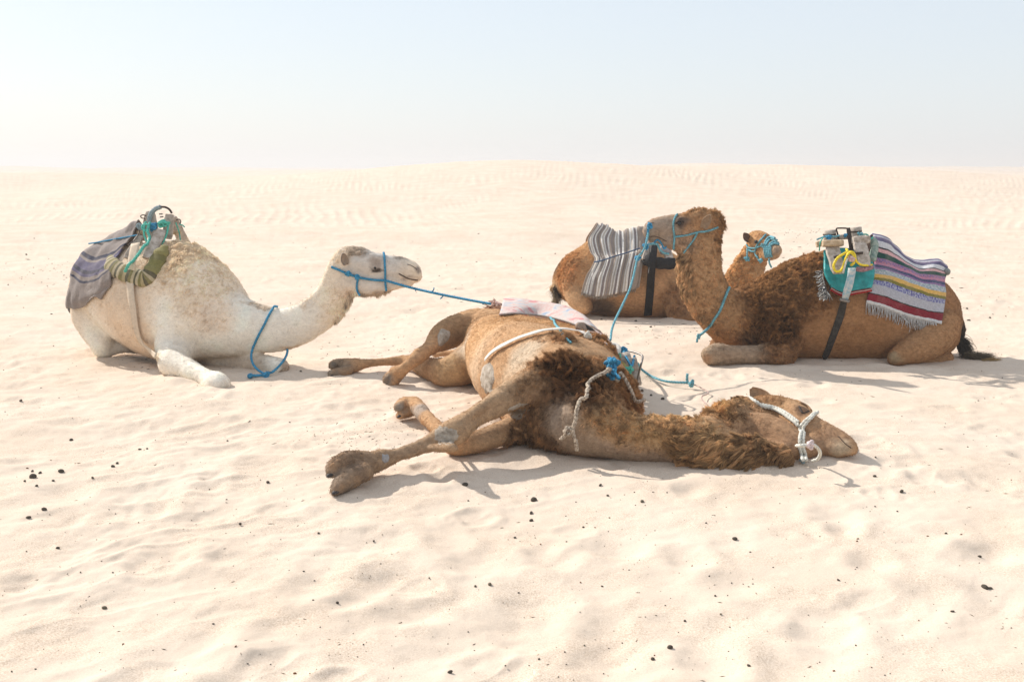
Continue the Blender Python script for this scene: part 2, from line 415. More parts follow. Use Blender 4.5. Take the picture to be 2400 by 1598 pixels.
def sand_h(x, y):
    x = np.asarray(x, dtype=np.float64); y = np.asarray(y, dtype=np.float64)
    h = 0.030 * noise2(x / 1.9, y / 1.9, 3) + 0.016 * noise2(x / 0.8 + 5, y / 0.8, 4)
    # wind-softened tracks: low ridges running up to the right, finer on the left
    wx = x + 0.16 * noise2(x / 0.5, y / 0.5, 8); wy = y + 0.16 * noise2(x / 0.5 + 31, y / 0.5, 9)
    ca, sa = math.cos(0.5), math.sin(0.5)
    u = ca * wx + sa * wy; v = -sa * wx + ca * wy
    r1 = 1 - np.abs(noise2(u / 0.62, v / 0.24, 11)); r2 = 1 - np.abs(noise2(u / 0.32 + 9, v / 0.15, 12))
    amp = (0.75 + 0.5 * noise2(x / 1.4, y / 1.4, 14)) * (1 - 0.55 * sstep(-1.2, 1.0, x))
    fine = np.exp(-np.maximum(y - 16, 0) / 14)
    h += fine * (1 - 0.45 * np.exp(-np.maximum(y - 3, 0) / 1.6)) * amp * (0.015 * r1 ** 2 + 0.006 * r2 ** 2 + 0.0042 * noise2(u / 0.085, v / 0.05, 13) + 0.0022 * noise2(x / 0.035, y / 0.035, 15))
    h += fine * (0.006 * noise2(x / 0.16 + 3, y / 0.12, 16) * (0.6 + 0.6 * noise2(x / 0.9, y / 0.9, 17)) + 0.0045 * noise2(x / 0.07, y / 0.06, 18) * (0.7 + 0.7 * noise2(x / 0.6, y / 0.6, 19)))
    sb = (y > 4) & (y < 12) & (np.abs(x) < 6)
    if sb.any():
        xb, yb = x[sb], y[sb]; w = np.zeros(len(xb))
        for bx, by in _bm:
            m = (np.abs(xb - bx) < .2) & (np.abs(yb - by) < .2)
            if m.any(): w[m] = np.maximum(w[m], np.exp(-(((xb[m] - bx) / .07) ** 2 + ((yb[m] - by) / .055) ** 2)))
        h[sb] += w * (0.016 + 0.010 * noise2(xb / .12, yb / .12, 45))
    sel = (y < 30) & (y > 1)
    if sel.any():
        xs, ys, hs = x[sel], y[sel], np.zeros(sel.sum())
        for cx, cy, r, dp, a in _d:
            m = (np.abs(xs - cx) < r * 4) & (np.abs(ys - cy) < r * 4)
            if not m.any(): continue
            dx, dy = xs[m] - cx, ys[m] - cy
            c, s = math.cos(a), math.sin(a)
            q = ((c * dx + s * dy) / 1.35) ** 2 + (-s * dx + c * dy) ** 2
            q = q / (r * r)
            hs[m] += -dp * np.exp(-q * 1.4) + 0.45 * dp * np.exp(-(np.sqrt(q) - 1.5) ** 2 * 3)
        for cx, cy, r, dp, a in _h:
            m = (np.abs(xs - cx) < r * 3.5) & (np.abs(ys - cy) < r * 3.5)
            if not m.any(): continue
            dx, dy = xs[m] - cx, ys[m] - cy; c, s = math.cos(a), math.sin(a); u_ = c * dx + s * dy; v_ = -s * dx + c * dy
            w_ = 1 + .25 * noise2(xs[m] / .05, ys[m] / .05, 41)
            q1 = ((u_ / 1.5) ** 2 + (v_ - .5 * r) ** 2) / (r * r) * w_ * 1.6; q2 = ((u_ / 1.5) ** 2 + (v_ + .5 * r) ** 2) / (r * r) * w_ * 1.6
            qq = np.minimum(q1, q2)
            hs[m] += -dp * np.exp(-qq ** 2) + .4 * dp * np.exp(-(np.sqrt(qq) - 1.5) ** 2 * 5)
        h[sel] += hs
    # dunes behind
    far = sstep(19, 60, y)
    d = 1.32 * np.exp(-(((x - 0.5) / 17) ** 2)) * sstep(21, 62, y) * (1 - 0.35 * sstep(64, 110, y))
    d += 1.0 * np.exp(-(((x - 24 - 0.1 * (y - 60)) / 13) ** 2)) * sstep(30, 78, y)
    d += 0.75 * np.exp(-(((x + 34) / 12) ** 2)) * sstep(30, 66, y) * (1 - sstep(70, 90, y))
    d += 0.55 * sstep(26, 70, y) + 0.22 * noise2(x / 14, y / 14, 21) * far
    # a low scarp where the flat meets the dune
    d += 0.22 * sstep(20.5, 23.5, y + 1.2 * noise2(x / 5, y / 5, 22)) * (0.6 + 0.4 * noise2(x / 6, y * 0, 23))
    rp = np.sin(2 * math.pi * ((x * 0.93 + y * 0.20) / 0.62 + 1.1 * noise2(x / 3.4, y / 6.5, 24) + 0.16 * noise2(x / 0.9, y / 1.6, 28)))
    rp = rp * (0.6 + 0.8 * noise2(x / 1.7, y / 2.5, 27))
    d += 0.034 * (1 - np.abs(rp)) * sstep(22, 28, y) * (1 - sstep(70, 100, y)) * (0.6 + 0.5 * noise2(x / 9, y / 9, 25))
    d += 1.4 * noise2(x / 70 + 3, y / 55, 26) * sstep(110, 220, y) + 0.6 * sstep(120, 400, y)
    return h + d

def build_sand():
    yn = np.concatenate([np.linspace(-40, 1.5, 18), 1.6 * F_PX / np.linspace(2350, 60, 980)])
    yn = np.concatenate([yn, np.geomspace(yn[-1] * 1.02, 900, 60)])
    s = np.concatenate([-np.geomspace(9, 1.02, 26), np.linspace(-1, 1, 760), np.geomspace(1.02, 9, 26)])
    W = 0.575 * np.maximum(yn, 2.0) + 0.35
    X = s[None, :] * W[:, None]; Y = np.repeat(yn[:, None], len(s), 1)
    H = sand_h(X, Y)
    V = np.stack([X, Y, H], -1).reshape(-1, 3)
    ny, nx = X.shape
    i = (np.arange(ny - 1)[:, None] * nx + np.arange(nx - 1)[None]).ravel()
    Q = np.stack([i, i + 1, i + nx + 1, i + nx], 1)
    m, nt, b = new_mat('sand')
    tc = node(nt, 'ShaderNodeTexCoord')
    n1 = node(nt, 'ShaderNodeTexNoise', i_Scale=1.3, i_Detail=5.0)
    n2 = node(nt, 'ShaderNodeTexNoise', i_Scale=160.0, i_Detail=4.0, i_Roughness=0.7)
    n3 = node(nt, 'ShaderNodeTexNoise', i_Scale=9.0, i_Detail=6.0, i_Roughness=0.6)
    for n in (n1, n2, n3): nt.links.new(tc.outputs['Object'], n.inputs['Vector'])
    c1 = node(nt, 'ShaderNodeValToRGB')
    c1.color_ramp.elements[0].position = .35; c1.color_ramp.elements[0].color = (.658, .536, .420, 1)
    c1.color_ramp.elements[1].position = .65; c1.color_ramp.elements[1].color = (.708, .592, .476, 1)
    nt.links.new(n1.outputs[0], c1.inputs[0])
    c2 = node(nt, 'ShaderNodeValToRGB')
    c2.color_ramp.elements[0].position = .28; c2.color_ramp.elements[0].color = (.60, .52, .44, 1)
    c2.color_ramp.elements[1].position = .62; c2.color_ramp.elements[1].color = (1.06, 1.06, 1.06, 1)
    nt.links.new(n2.outputs[0], c2.inputs[0])
    mx = node(nt, 'ShaderNodeMix', data_type='RGBA', blend_type='MULTIPLY'); mx.inputs[0].default_value = .8
    nt.links.new(c1.outputs[0], mx.inputs[6]); nt.links.new(c2.outputs[0], mx.inputs[7])
    n4 = node(nt, 'ShaderNodeTexNoise', i_Scale=2.6, i_Detail=5.0, i_Roughness=0.6); nt.links.new(tc.outputs['Object'], n4.inputs['Vector'])
    r4 = node(nt, 'ShaderNodeMapRange'); r4.inputs[1].default_value = .42; r4.inputs[2].default_value = .62; r4.inputs[3].default_value = .25; r4.inputs[4].default_value = 1.0
    nt.links.new(n4.outputs[0], r4.inputs[0]); nt.links.new(r4.outputs[0], mx.inputs[0])
    nt.links.new(mx.outputs[2], b.inputs['Base Color'])
    b1 = node(nt, 'ShaderNodeBump', i_Strength=.38, i_Distance=.004)
    b2 = node(nt, 'ShaderNodeBump', i_Strength=.35, i_Distance=.02)
    nt.links.new(n2.outputs[0], b1.inputs['Height']); nt.links.new(n3.outputs[0], b2.inputs['Height'])
    nt.links.new(b2.outputs[0], b1.inputs['Normal']); nt.links.new(b1.outputs[0], b.inputs['Normal'])
    b.inputs['Roughness'].default_value = 1.0; b.inputs['Specular IOR Level'].default_value = 0.05
    o = mesh_obj('sand', V, Q, m); o['kind'] = 'structure'; o['label'] = 'pale rippled desert sand with low dunes behind'
    return o
build_sand()

hm = bpy.data.materials.new('haze'); hm.use_nodes = True
ht = hm.node_tree; ht.nodes.clear()
pv = ht.nodes.new('ShaderNodeVolumePrincipled'); ho = ht.nodes.new('ShaderNodeOutputMaterial')
pv.inputs['Color'].default_value = (0.66, 0.67, 0.68, 1); pv.inputs['Density'].default_value = 0.0026; pv.inputs['Anisotropy'].default_value = 0.2
ht.links.new(pv.outputs[0], ho.inputs['Volume'])
def box(name, lo, hi, mat, parent=None):
    x0, y0, z0 = lo; x1, y1, z1 = hi
    V = [(x0,y0,z0),(x1,y0,z0),(x1,y1,z0),(x0,y1,z0),(x0,y0,z1),(x1,y0,z1),(x1,y1,z1),(x0,y1,z1)]
    return mesh_obj(name, V, [(0,3,2,1),(4,5,6,7),(0,1,5,4),(1,2,6,5),(2,3,7,6),(3,0,4,7)], mat, parent, smooth=False)
hz = box('haze', (-6000, -60, -8), (6000, 1000, 9), hm); hz['kind'] = 'stuff'; hz['label'] = 'pale dust haze over the dunes'
# ------------------------------------------------------------------ coat materials
def coat_mat(name, rough=0.95, bump=0.6, lo=.62, hi=1.28):
    m, nt, b = new_mat(name)
    at = node(nt, 'ShaderNodeAttribute', attribute_name='Col')
    tc = node(nt, 'ShaderNodeTexCoord')
    n1 = node(nt, 'ShaderNodeTexNoise', i_Scale=38.0, i_Detail=8.0, i_Roughness=0.72)
    n2 = node(nt, 'ShaderNodeTexNoise', i_Scale=190.0, i_Detail=5.0, i_Roughness=0.7)
    mp = node(nt, 'ShaderNodeMapping'); mp.inputs['Scale'].default_value = (0.8, 1.0, 1.2)
    nt.links.new(tc.outputs['Object'], mp.inputs[0])
    nt.links.new(mp.outputs[0], n1.inputs['Vector']); nt.links.new(mp.outputs[0], n2.inputs['Vector'])
    r1 = node(nt, 'ShaderNodeMapRange'); r1.inputs[1].default_value = .3; r1.inputs[2].default_value = .7; r1.inputs[3].default_value = lo; r1.inputs[4].default_value = hi
    r2 = node(nt, 'ShaderNodeMapRange'); r2.inputs[1].default_value = .3; r2.inputs[2].default_value = .7; r2.inputs[3].default_value = .8; r2.inputs[4].default_value = 1.15
    nt.links.new(n1.outputs[0], r1.inputs[0]); nt.links.new(n2.outputs[0], r2.inputs[0])
    mu = node(nt, 'ShaderNodeMath', operation='MULTIPLY'); nt.links.new(r1.outputs[0], mu.inputs[0]); nt.links.new(r2.outputs[0], mu.inputs[1])
    vm = node(nt, 'ShaderNodeVectorMath', operation='SCALE'); nt.links.new(at.outputs['Color'], vm.inputs[0]); nt.links.new(mu.outputs[0], vm.inputs['Scale'])
    nt.links.new(vm.outputs[0], b.inputs['Base Color'])
    b1 = node(nt, 'ShaderNodeBump', i_Strength=bump, i_Distance=.006); b2 = node(nt, 'ShaderNodeBump', i_Strength=bump * .8, i_Distance=.012)
    nt.links.new(n2.outputs[0], b1.inputs['Height']); nt.links.new(n1.outputs[0], b2.inputs['Height'])
    nt.links.new(b2.outputs[0], b1.inputs['Normal']); nt.links.new(b1.outputs[0], b.inputs['Normal'])
    b.inputs['Roughness'].default_value = rough; b.inputs['Specular IOR Level'].default_value = 0.12
    return m

def fur_mat(name, trans=0.42):
    m = bpy.data.materials.new(name); m.use_nodes = True; nt = m.node_tree; nt.nodes.clear()
    at = node(nt, 'ShaderNodeAttribute', attribute_name='Col'); an = node(nt, 'ShaderNodeAttribute', attribute_name='sn')
    d = node(nt, 'ShaderNodeBsdfDiffuse'); t = node(nt, 'ShaderNodeBsdfTranslucent'); mx = node(nt, 'ShaderNodeMixShader')
    mx.inputs[0].default_value = trans; o = node(nt, 'ShaderNodeOutputMaterial')
    nt.links.new(at.outputs['Color'], d.inputs['Color']); nt.links.new(at.outputs['Color'], t.inputs['Color'])
    geo = node(nt, 'ShaderNodeNewGeometry')
    va = node(nt, 'ShaderNodeVectorMath', operation='SCALE'); va.inputs['Scale'].default_value = 0.9
    nt.links.new(geo.outputs['Normal'], va.inputs[0])
    vb = node(nt, 'ShaderNodeVectorMath', operation='ADD'); nt.links.new(va.outputs[0], vb.inputs[0]); nt.links.new(an.outputs['Vector'], vb.inputs[1])
    vn = node(nt, 'ShaderNodeVectorMath', operation='NORMALIZE'); nt.links.new(vb.outputs[0], vn.inputs[0])
    nt.links.new(vn.outputs[0], d.inputs['Normal'])
    nt.links.new(d.outputs[0], mx.inputs[1]); nt.links.new(t.outputs[0], mx.inputs[2]); nt.links.new(mx.outputs[0], o.inputs[0])
    return m
COAT = coat_mat('camel_coat'); COATW = coat_mat('pale_camel_coat', bump=.45, lo=.84, hi=1.10); FUR = fur_mat('camel_hair')

def blob_weights(V, blobs, mode, soft=0.5, warp=0.045):
    Vn = V + warp * np.stack([fbm3(V * 14 + 7, 61), fbm3(V * 14 + 3, 62), fbm3(V * 14 + 11, 63)], 1)
    out = []
    for b in blobs:
        f = PY if mode == 'Y' else PZ
        c = f(b[0], b[1], b[2]); r = b[3]
        sc = np.array(b[6]) if len(b) > 6 and b[6] is not None else np.ones(3)
        d = np.linalg.norm((Vn - c) / sc, axis=1) / r
        out.append(1 - sstep(1 - soft, 1 + soft, d))
    return out

def make_body(root, chains, vox, base, blobs, mode, fleece_amp=0.014, smooth=3, deep=.5, gain=1.0):
    """blobs: (px, py, depth, radius m, colour, fleece 0..1 or None, axis scale)"""
    V, Q = surface_nets(chains, vox)
    V = vsmooth(V, Q, smooth, 0.5)
    N = vnormals(V, Q)
    col = np.repeat(np.array([base], dtype=np.float64), len(V), 0); fl = np.zeros(len(V))
    for b, w in zip(blobs, blob_weights(V, blobs, mode)):
        if b[4] is not None: col = col * (1 - w[:, None]) + np.array(b[4]) * w[:, None]
        if b[5] is not None: fl = fl * (1 - w) + b[5] * w
    patch = fbm3(V * 5.0, 71)[:, None]; col = np.minimum(col * gain * (np.array([1, .95, .88]) if deep > .4 else 1) * (1 + 0.14 * patch), .9)
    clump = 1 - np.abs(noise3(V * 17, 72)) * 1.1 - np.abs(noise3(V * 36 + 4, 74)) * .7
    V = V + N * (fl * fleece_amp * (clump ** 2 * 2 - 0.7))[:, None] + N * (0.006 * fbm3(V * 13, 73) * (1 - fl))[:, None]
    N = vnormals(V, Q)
    # shade painted into the coat colour, darkening the hollows between wool clumps
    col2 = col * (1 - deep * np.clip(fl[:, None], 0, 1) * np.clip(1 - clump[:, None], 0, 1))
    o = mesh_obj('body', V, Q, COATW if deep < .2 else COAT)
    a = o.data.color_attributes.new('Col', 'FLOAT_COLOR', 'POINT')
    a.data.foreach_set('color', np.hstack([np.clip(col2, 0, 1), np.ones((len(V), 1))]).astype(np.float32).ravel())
    adopt(root, o)
    return dict(o=o, V=V, Q=Q, N=N, col=col, fl=fl, bvh=None, deep=deep)

def get_bvh(B):
    if B['bvh'] is None:
        B['bvh'] = BVHTree.FromPolygons(B['V'].tolist(), B['Q'].tolist())
    return B['bvh']

def hair(name, root, P, Nn, Col, L, dirv, rad, seed=0, seg=5, wave=0.3, wfreq=28.0, mat=None, clump=0, ctone=0, cs_=None):
    """strands from roots P, leaning dirv (unit), length L, wave = sideways drift shared by neighbours"""
    n = len(P); rg = np.random.default_rng(seed)
    s = np.linspace(0, 1, seg)
    pts = P[:, None, :] + dirv[:, None, :] * (L[:, None, None] * s[None, :, None])
    fld = np.stack([noise3(P * wfreq, 91 + seed), noise3(P * wfreq + 17, 92 + seed), noise3(P * wfreq + 31, 93 + seed)], 1)
    fld2 = np.stack([noise3(P * wfreq * 2.1 + 5, 94 + seed), noise3(P * wfreq * 2.1 + 9, 95 + seed), noise3(P * wfreq * 2.1, 96 + seed)], 1)
    rj = rg.normal(0, 1, (n, 3)) * 0.10
    w = (wave if np.ndim(wave) else np.full(n, wave))
    pts = pts + (fld[:, None, :] * (s ** 1.4)[None, :, None] + 0.6 * fld2[:, None, :] * np.sin(s * 4.2)[None, :, None] + rj[:, None, :] * s[None, :, None]) * (L * w)[:, None, None]
    if clump:                                                    # locks: neighbours lean to a shared tip
        from mathutils.kdtree import KDTree
        cs = rg.choice(n, max(1, n // clump), replace=False); kd = KDTree(len(cs))
        for q, ci in enumerate(cs): kd.insert(P[ci].tolist(), q)
        kd.balance(); own = np.fromiter((kd.find(p)[1] for p in P.tolist()), dtype=np.int64, count=n); ci = cs[own]
        gs = np.ones(n) if cs_ is None else cs_
        lead = pts[ci]; g = gs[:, None, None] * (0.25 + 0.6 * s)[None, :, None] * np.minimum(1, .4 + 1.2 * s)[None, :, None] * .85
        keep = pts[:, :1]; pts = pts * (1 - g) + (lead + (keep - lead[:, :1]) * .15) * g; pts[:, 0] = keep[:, 0]
        Col = Col * (1 + ctone * gs[:, None] ** 2 * rg.normal(0, 1, (len(cs), 1))[own])
    cu = bpy.data.hair_curves.new(name); cu.add_curves([seg] * n)
    cu.position_data.foreach_set('vector', pts.astype(np.float32).ravel())
    ra = cu.attributes.get('radius') or cu.attributes.new('radius', 'FLOAT', 'POINT')
    rr = (rad if np.ndim(rad) else np.full(n, rad))
    ra.data.foreach_set('value', (rr[:, None] * (1 - 0.75 * s ** 1.5)[None, :]).astype(np.float32).ravel())
    ca = cu.attributes.new('Col', 'FLOAT_COLOR', 'CURVE')
    ca.data.foreach_set('color', np.hstack([np.clip(Col, 0, 1), np.ones((n, 1))]).astype(np.float32).ravel())
    na = cu.attributes.new('sn', 'FLOAT_VECTOR', 'CURVE'); na.data.foreach_set('vector', Nn.astype(np.float32).ravel())
    cu.materials.append(mat or FUR)
    o = bpy.data.objects.new(name, cu); COL.objects.link(o)
    if root is not None: adopt(root, o)
    return o

def coat_hair(B, root, n_short, n_long, comb, short=0.013, long=0.04, seed=1, bare=None, longcomb=None):
    """short coat everywhere, wool where the fleece weight is high"""
    rg = np.random.default_rng(seed)
    V, N, col, fl = B['V'], B['N'], B['col'], B['fl']
    up = V[:, 2] > -0.01
    ps = ((1 - fl * .8) * up + 1e-9)
    if bare is not None: ps = ps * (1 - bare)
    for nm, n, L0, kind in (('short_coat', n_short, short, 0), ('wool', n_long, long, 1)):
        p = ps if kind == 0 else (np.clip(fl, 0, 1.6) ** 1.5 * up + 1e-12)
        if n == 0 or p.sum() < 1: continue
        idx = rg.choice(len(V), n, p=p / p.sum())
        Nn = N[idx]; P = V[idx] + np.cross(Nn, rg.normal(0, 1, (n, 3))) * 0.006
        c = np.array(comb, dtype=float) if (kind == 0 or longcomb is None) else np.array(longcomb, dtype=float)
        t = unit(c[None] - Nn * (Nn @ c)[:, None])
        if kind == 0:
            d = unit(t + Nn * 0.38 + rg.normal(0, .12, (n, 3))); L = L0 * (0.6 + 0.9 * rg.random(n)); rad = 0.0012; wv = 0.3
        else:
            d = unit(t * 0.75 + Nn * 0.62 + rg.normal(0, .25, (n, 3))); L = L0 * (0.5 + 0.7 * rg.random(n)) * (0.22 + 0.85 * np.clip(fl[idx], 0, 1.6)); rad = 0.0018; wv = 0.95
        cl = noise3(P * 34, 5)[:, None]; cl2 = noise3(P * 90, 6)[:, None]
        j = (0.78 + 0.42 * rg.random((n, 1)) + 0.14 * cl + .18 * cl2 + .12 * noise3(P * 9, 8)[:, None]) if kind == 0 else (0.86 + 0.45 * rg.random((n, 1)) + B['deep'] * (0.7 * cl + .4 * cl2))
        j = np.clip(j, .3, 1.8)
        hair(nm, root, P - Nn * 0.002, unit(Nn + 0.0), col[idx] * j, L, d, rad, seed + kind * 3, 6 if kind else 3, wv, 26.0 if kind else 20.0, clump=26 if kind else 0, ctone=.42 * B['deep'], cs_=np.clip(.25 + .75 * fl[idx], 0, 1))

def eye(root, p, r, mat):
    bm_v, bm_f = uv_ball(p, r, 14, 10)
    o = mesh_obj('eye', bm_v, bm_f, mat); adopt(root, o); return o

def uv_ball(c, r, nu=12, nv=8, sc=(1, 1, 1)):
    V, Fc = [], []
    for j in range(nv + 1):
        th = math.pi * j / nv
        for i in range(nu):
            ph = 2 * math.pi * i / nu
            V.append((c[0] + sc[0] * r * math.sin(th) * math.cos(ph), c[1] + sc[1] * r * math.sin(th) * math.sin(ph), c[2] + sc[2] * r * math.cos(th)))
    for j in range(nv):
        for i in range(nu):
            Fc.append((j * nu + i, j * nu + (i + 1) % nu, (j + 1) * nu + (i + 1) % nu, (j + 1) * nu + i))
    return V, Fc

def ear(root, base, tip, facing, w, col, inner, seed):
    """a small cupped ear: rounded leaf bent round its length, with hair on the rim"""
    base, tip, facing = map(np.asarray, (base, tip, facing))
    ax = unit(tip - base); L = np.linalg.norm(tip - base); fc = unit(facing - ax * ax.dot(facing)); sd_ = np.cross(ax, fc)
    V, Fc = [], []
    nu, nv = 13, 11
    for layer in (0, 1):
        for j in range(nv):
            t = j / (nv - 1); ww = w * math.sin(math.pi * min(0.97, 0.16 + 0.8 * t)) ** 0.75
            for i in range(nu):
                s = -1 + 2 * i / (nu - 1); a = s * 1.15
                off = -fc * (0.75 * ww * (math.cos(a) - 0.2) + (0.008 if layer else 0))
                V.append(base + ax * (L * t) + sd_ * (ww * math.sin(a)) + off)
    for layer in (0, 1):
        o = layer * nu * nv
        for j in range(nv - 1):
            for i in range(nu - 1):
                q = (o + j * nu + i, o + j * nu + i + 1, o + (j + 1) * nu + i + 1, o + (j + 1) * nu + i)
                Fc.append(q if layer else q[::-1])
    for j in range(nv - 1):
        for i in (0, nu - 1): Fc.append((j * nu + i, (j + 1) * nu + i, nu * nv + (j + 1) * nu + i, nu * nv + j * nu + i))
    for i in range(nu - 1):
        for j in (0, nv - 1): Fc.append((j * nu + i, j * nu + i + 1, nu * nv + j * nu + i + 1, nu * nv + j * nu + i))
    V = np.array(V)
    o = mesh_obj('ear', V, Fc, COAT)
    cols = np.vstack([np.repeat([inner], nu * nv, 0), np.repeat([col], nu * nv, 0)])
    a = o.data.color_attributes.new('Col', 'FLOAT_COLOR', 'POINT')
    a.data.foreach_set('color', np.hstack([cols, np.ones((len(V), 1))]).astype(np.float32).ravel())
    adopt(root, o)
    rg = np.random.default_rng(seed); n = 1400
    lay1 = V[nu * nv:]; jj = rg.integers(0, nv, n); edge = rg.random(n) < .5
    ii = np.where(edge, np.where(rg.random(n) < .5, 0, nu - 1), rg.integers(0, nu, n))
    P = lay1[jj * nu + ii] + rg.normal(0, .003, (n, 3))
    d = unit(ax * 0.9 - fc * 0.6 + rg.normal(0, .35, (n, 3)))
    h = hair('ear_hair', None, P, np.repeat([-fc], n, 0), np.array(col) * (.8 + .4 * rg.random((n, 1))), .018 * (.6 + .7 * rg.random(n)), d, .0011, seed, 3)
    h.parent = o; h.location = -Vector(root.location)
    return o

EYE = simple_mat('dark_wet_eye', (.012, .008, .006), rough=.08, var=.1, bump=0)
EYE.node_tree.nodes['Principled BSDF'].inputs['Specular IOR Level'].default_value = .6
DARKLINE = simple_mat('dark_crease_skin', (.045, .03, .022), rough=.7, var=.3)

def tube(name, pts, rad, mat, parent=None, sides=8, n=6, braid=0.0, pitch=4.0, close=False, smooth_in=True, flat=None):
    """round rope or bar; braid = depth of the twisted strands as a share of the radius"""
    P = catmull(np.asarray(pts, dtype=float), n) if smooth_in else np.asarray(pts, dtype=float)
    seg = np.linalg.norm(np.diff(P, axis=0), axis=1); s = np.concatenate([[0], np.cumsum(seg)])
    step = max(min(rad * (0.45 if braid else 1.2), s[-1] / 4), s[-1] / 900)
    ns = max(4, int(s[-1] / step)); si = np.linspace(0, s[-1], ns)
    P = np.stack([np.interp(si, s, P[:, k]) for k in range(3)], 1)
    t = unit(np.gradient(P, axis=0))
    u = np.cross(t[0], [0.13, 0.2, 1.0]); u /= np.linalg.norm(u) + 1e-9
    U = [u]
    for i in range(1, len(P)):
        u = U[-1] - t[i] * U[-1].dot(t[i]); U.append(u / (np.linalg.norm(u) + 1e-9))
    U = np.array(U); W = np.cross(t, U)
    sd_ = 12 if braid else sides
    th = np.arange(sd_) * 2 * math.pi / sd_
    R = np.full((len(P), sd_), rad)
    if braid:
        ph = si[:, None] / (rad * pitch) * 2 * math.pi / 1.0
        R = rad * (1 - braid * 0.5 + braid * 0.5 * np.abs(np.cos(1.5 * (th[None] - ph / 1.5 * 1.0))) * 2 - braid * .5)
    fw = 1.0 if flat is None else flat
    V = P[:, None] + U[:, None] * (R * np.cos(th)[None])[..., None] + W[:, None] * (R * np.sin(th)[None] * fw)[..., None]
    V = V.reshape(-1, 3); m = len(P)
    i, j = np.meshgrid(np.arange(m - 1), np.arange(sd_), indexing='ij')
    a = (i * sd_ + j).ravel(); b = (i * sd_ + (j + 1) % sd_).ravel()
    Fc = np.stack([a, b, b + sd_, a + sd_], 1).tolist()
    Fc.append(list(range(sd_))[::-1]); Fc.append([(m - 1) * sd_ + k for k in range(sd_)])
    o = mesh_obj(name, V, Fc, mat)
    if parent is not None: adopt(parent, o)
    return o

def on_body(B, pts, off, mode='Y'):
    """place each (px, py, fallback depth) where the line of sight meets the body, lifted off it by off"""
    bv = get_bvh(B); out = []; o = Vector(CAM)
    for p in pts:
        d = Vector(ray(p[0], p[1])).normalized()
        h = bv.ray_cast(o, d, 30.0)
        f = PY if mode == 'Y' else PZ
        if len(p) > 3 or h[0] is None:
            out.append(np.array(f(p[0], p[1], p[2])))
        else:
            n = np.array(h[1]); n = n if n.dot(np.array(d)) < 0 else -n
            out.append(np.array(h[0]) + n * off)
    return np.array(out)

def snap(B, P, off):
    """push points of a dense line out of a body and hold them near it"""
    bv = get_bvh(B); out = []
    for p in P:
        h = bv.find_nearest(Vector(p))
        c, n = np.array(h[0]), np.array(h[1]); d = (p - c).dot(n)
        out.append(p + n * max(0, off - d) if d < off else p)
    return np.array(out)

def near_body(B, P, off):
    """lay the points of a line on the body"""
    bv = get_bvh(B)
    return np.array([np.array(h[0]) + np.array(h[1]) * off for h in (bv.find_nearest(Vector(p)) for p in P)])
# ------------------------------------------------------------------ the camels
def camel(name_label, loc):
    return empty('camel', loc, name_label, 'camel', 'saddled camels resting on the sand')

MOUTH = simple_mat('mouth_crease', (.10, .065, .045), rough=.8, var=.3)
w_root = camel('cream white camel sitting on the left with its neck stretched out to the right', PY(400, 850, 8.2))
cream, beige, white = (.84, .69, .52), (.83, .66, .46), (.88, .79, .66)
W = make_body(w_root, WHITE, .009, cream, [
    (300, 760, 8.3, .55, (.78, .60, .43), None),
    (520, 700, 7.9, .42, (.80, .63, .46), .08),
    (600, 800, 7.8, .5, white, 0), (700, 790, 7.8, .42, white, 0), (240, 790, 8.4, .3, white, 0),
    (430, 870, 7.5, .34, white, 0), (510, 900, 7.1, .3, white, 0), (400, 760, 7.8, .22, white, 0),
    (440, 600, 8.1, .26, beige, .35, (1.3, 1.2, .8)), (455, 680, 7.85, .24, (.88, .72, .54), .12, (.8, 1, 1.2)), (500, 640, 7.95, .2, (.88, .72, .54), .12),
    (515, 600, 8.1, .06, (.66, .54, .42), .2), (500, 735, 7.75, .16, (.84, .68, .52), .1),
    (630, 712, 7.9, .07, (.66, .55, .43), .2, (2.6, 1, .4)), (720, 700, 7.85, .10, (.80, .69, .56), .1, (2, 1, .7)),
    (800, 720, 7.8, .20, (.88, .74, .57), .1, (.8, 1, 1.2)), (840, 700, 7.8, .12, (.84, .67, .50), .15), (900, 696, 7.85, .10, (.64, .46, .30), .7, (1.4, 1, .5)),
    (700, 818, 7.8, .05, (.74, .50, .30), .1, (3, 1, .5)),
    (870, 620, 7.8, .25, (.66, .60, .53), 0), (835, 580, 7.8, .085, (.62, .50, .38), .4, (1.4, 1, .6)), (798, 600, 7.8, .07, (.84, .70, .54), .15),
    (880, 610, 7.78, .06, (.40, .34, .29), 0), (880, 627, 7.78, .034, (.06, .045, .035), 0, (1.6, 1, .6)), (952, 602, 7.83, .06, (.25, .20, .16), 0, (1.4, 1, .5)), (985, 632, 7.8, .035, (.30, .24, .20), 0),
    (958, 655, 7.78, .05, (.42, .33, .26), 0, (1.3, 1, .5)), (590, 850, 7.85, .16, (.62, .50, .38), 0, (2, 1, .5)), (675, 868, 7.7, .06, (.45, .33, .24), 0), (528, 922, 7.05, .07, (.48, .40, .30), 0),
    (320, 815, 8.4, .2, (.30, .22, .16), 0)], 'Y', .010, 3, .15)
coat_hair(W, w_root, 60000, 42000, (-.75, 0, -.65), .012, .034, 11)
eye(w_root, PY(879, 628, 7.782), .012, EYE)
tube('mouth', near_body(W, [PY(935, 641, 7.8), PY(943, 648, 7.79), PY(956, 655, 7.79), PY(970, 660, 7.79), PY(982, 662, 7.8)], .0005), .0055, MOUTH, w_root)
tube('nostril', near_body(W, [PY(955, 619, 7.8), PY(965, 622, 7.8), PY(975, 628, 7.8), PY(979, 633, 7.8)], .0005),   .0030, MOUTH, w_root)
ear(w_root, PY(812, 622, 7.76), PY(804, 594, 7.72), (.35, -1, .1), .034, (.88, .80, .70), (.34, .27, .21), 5)
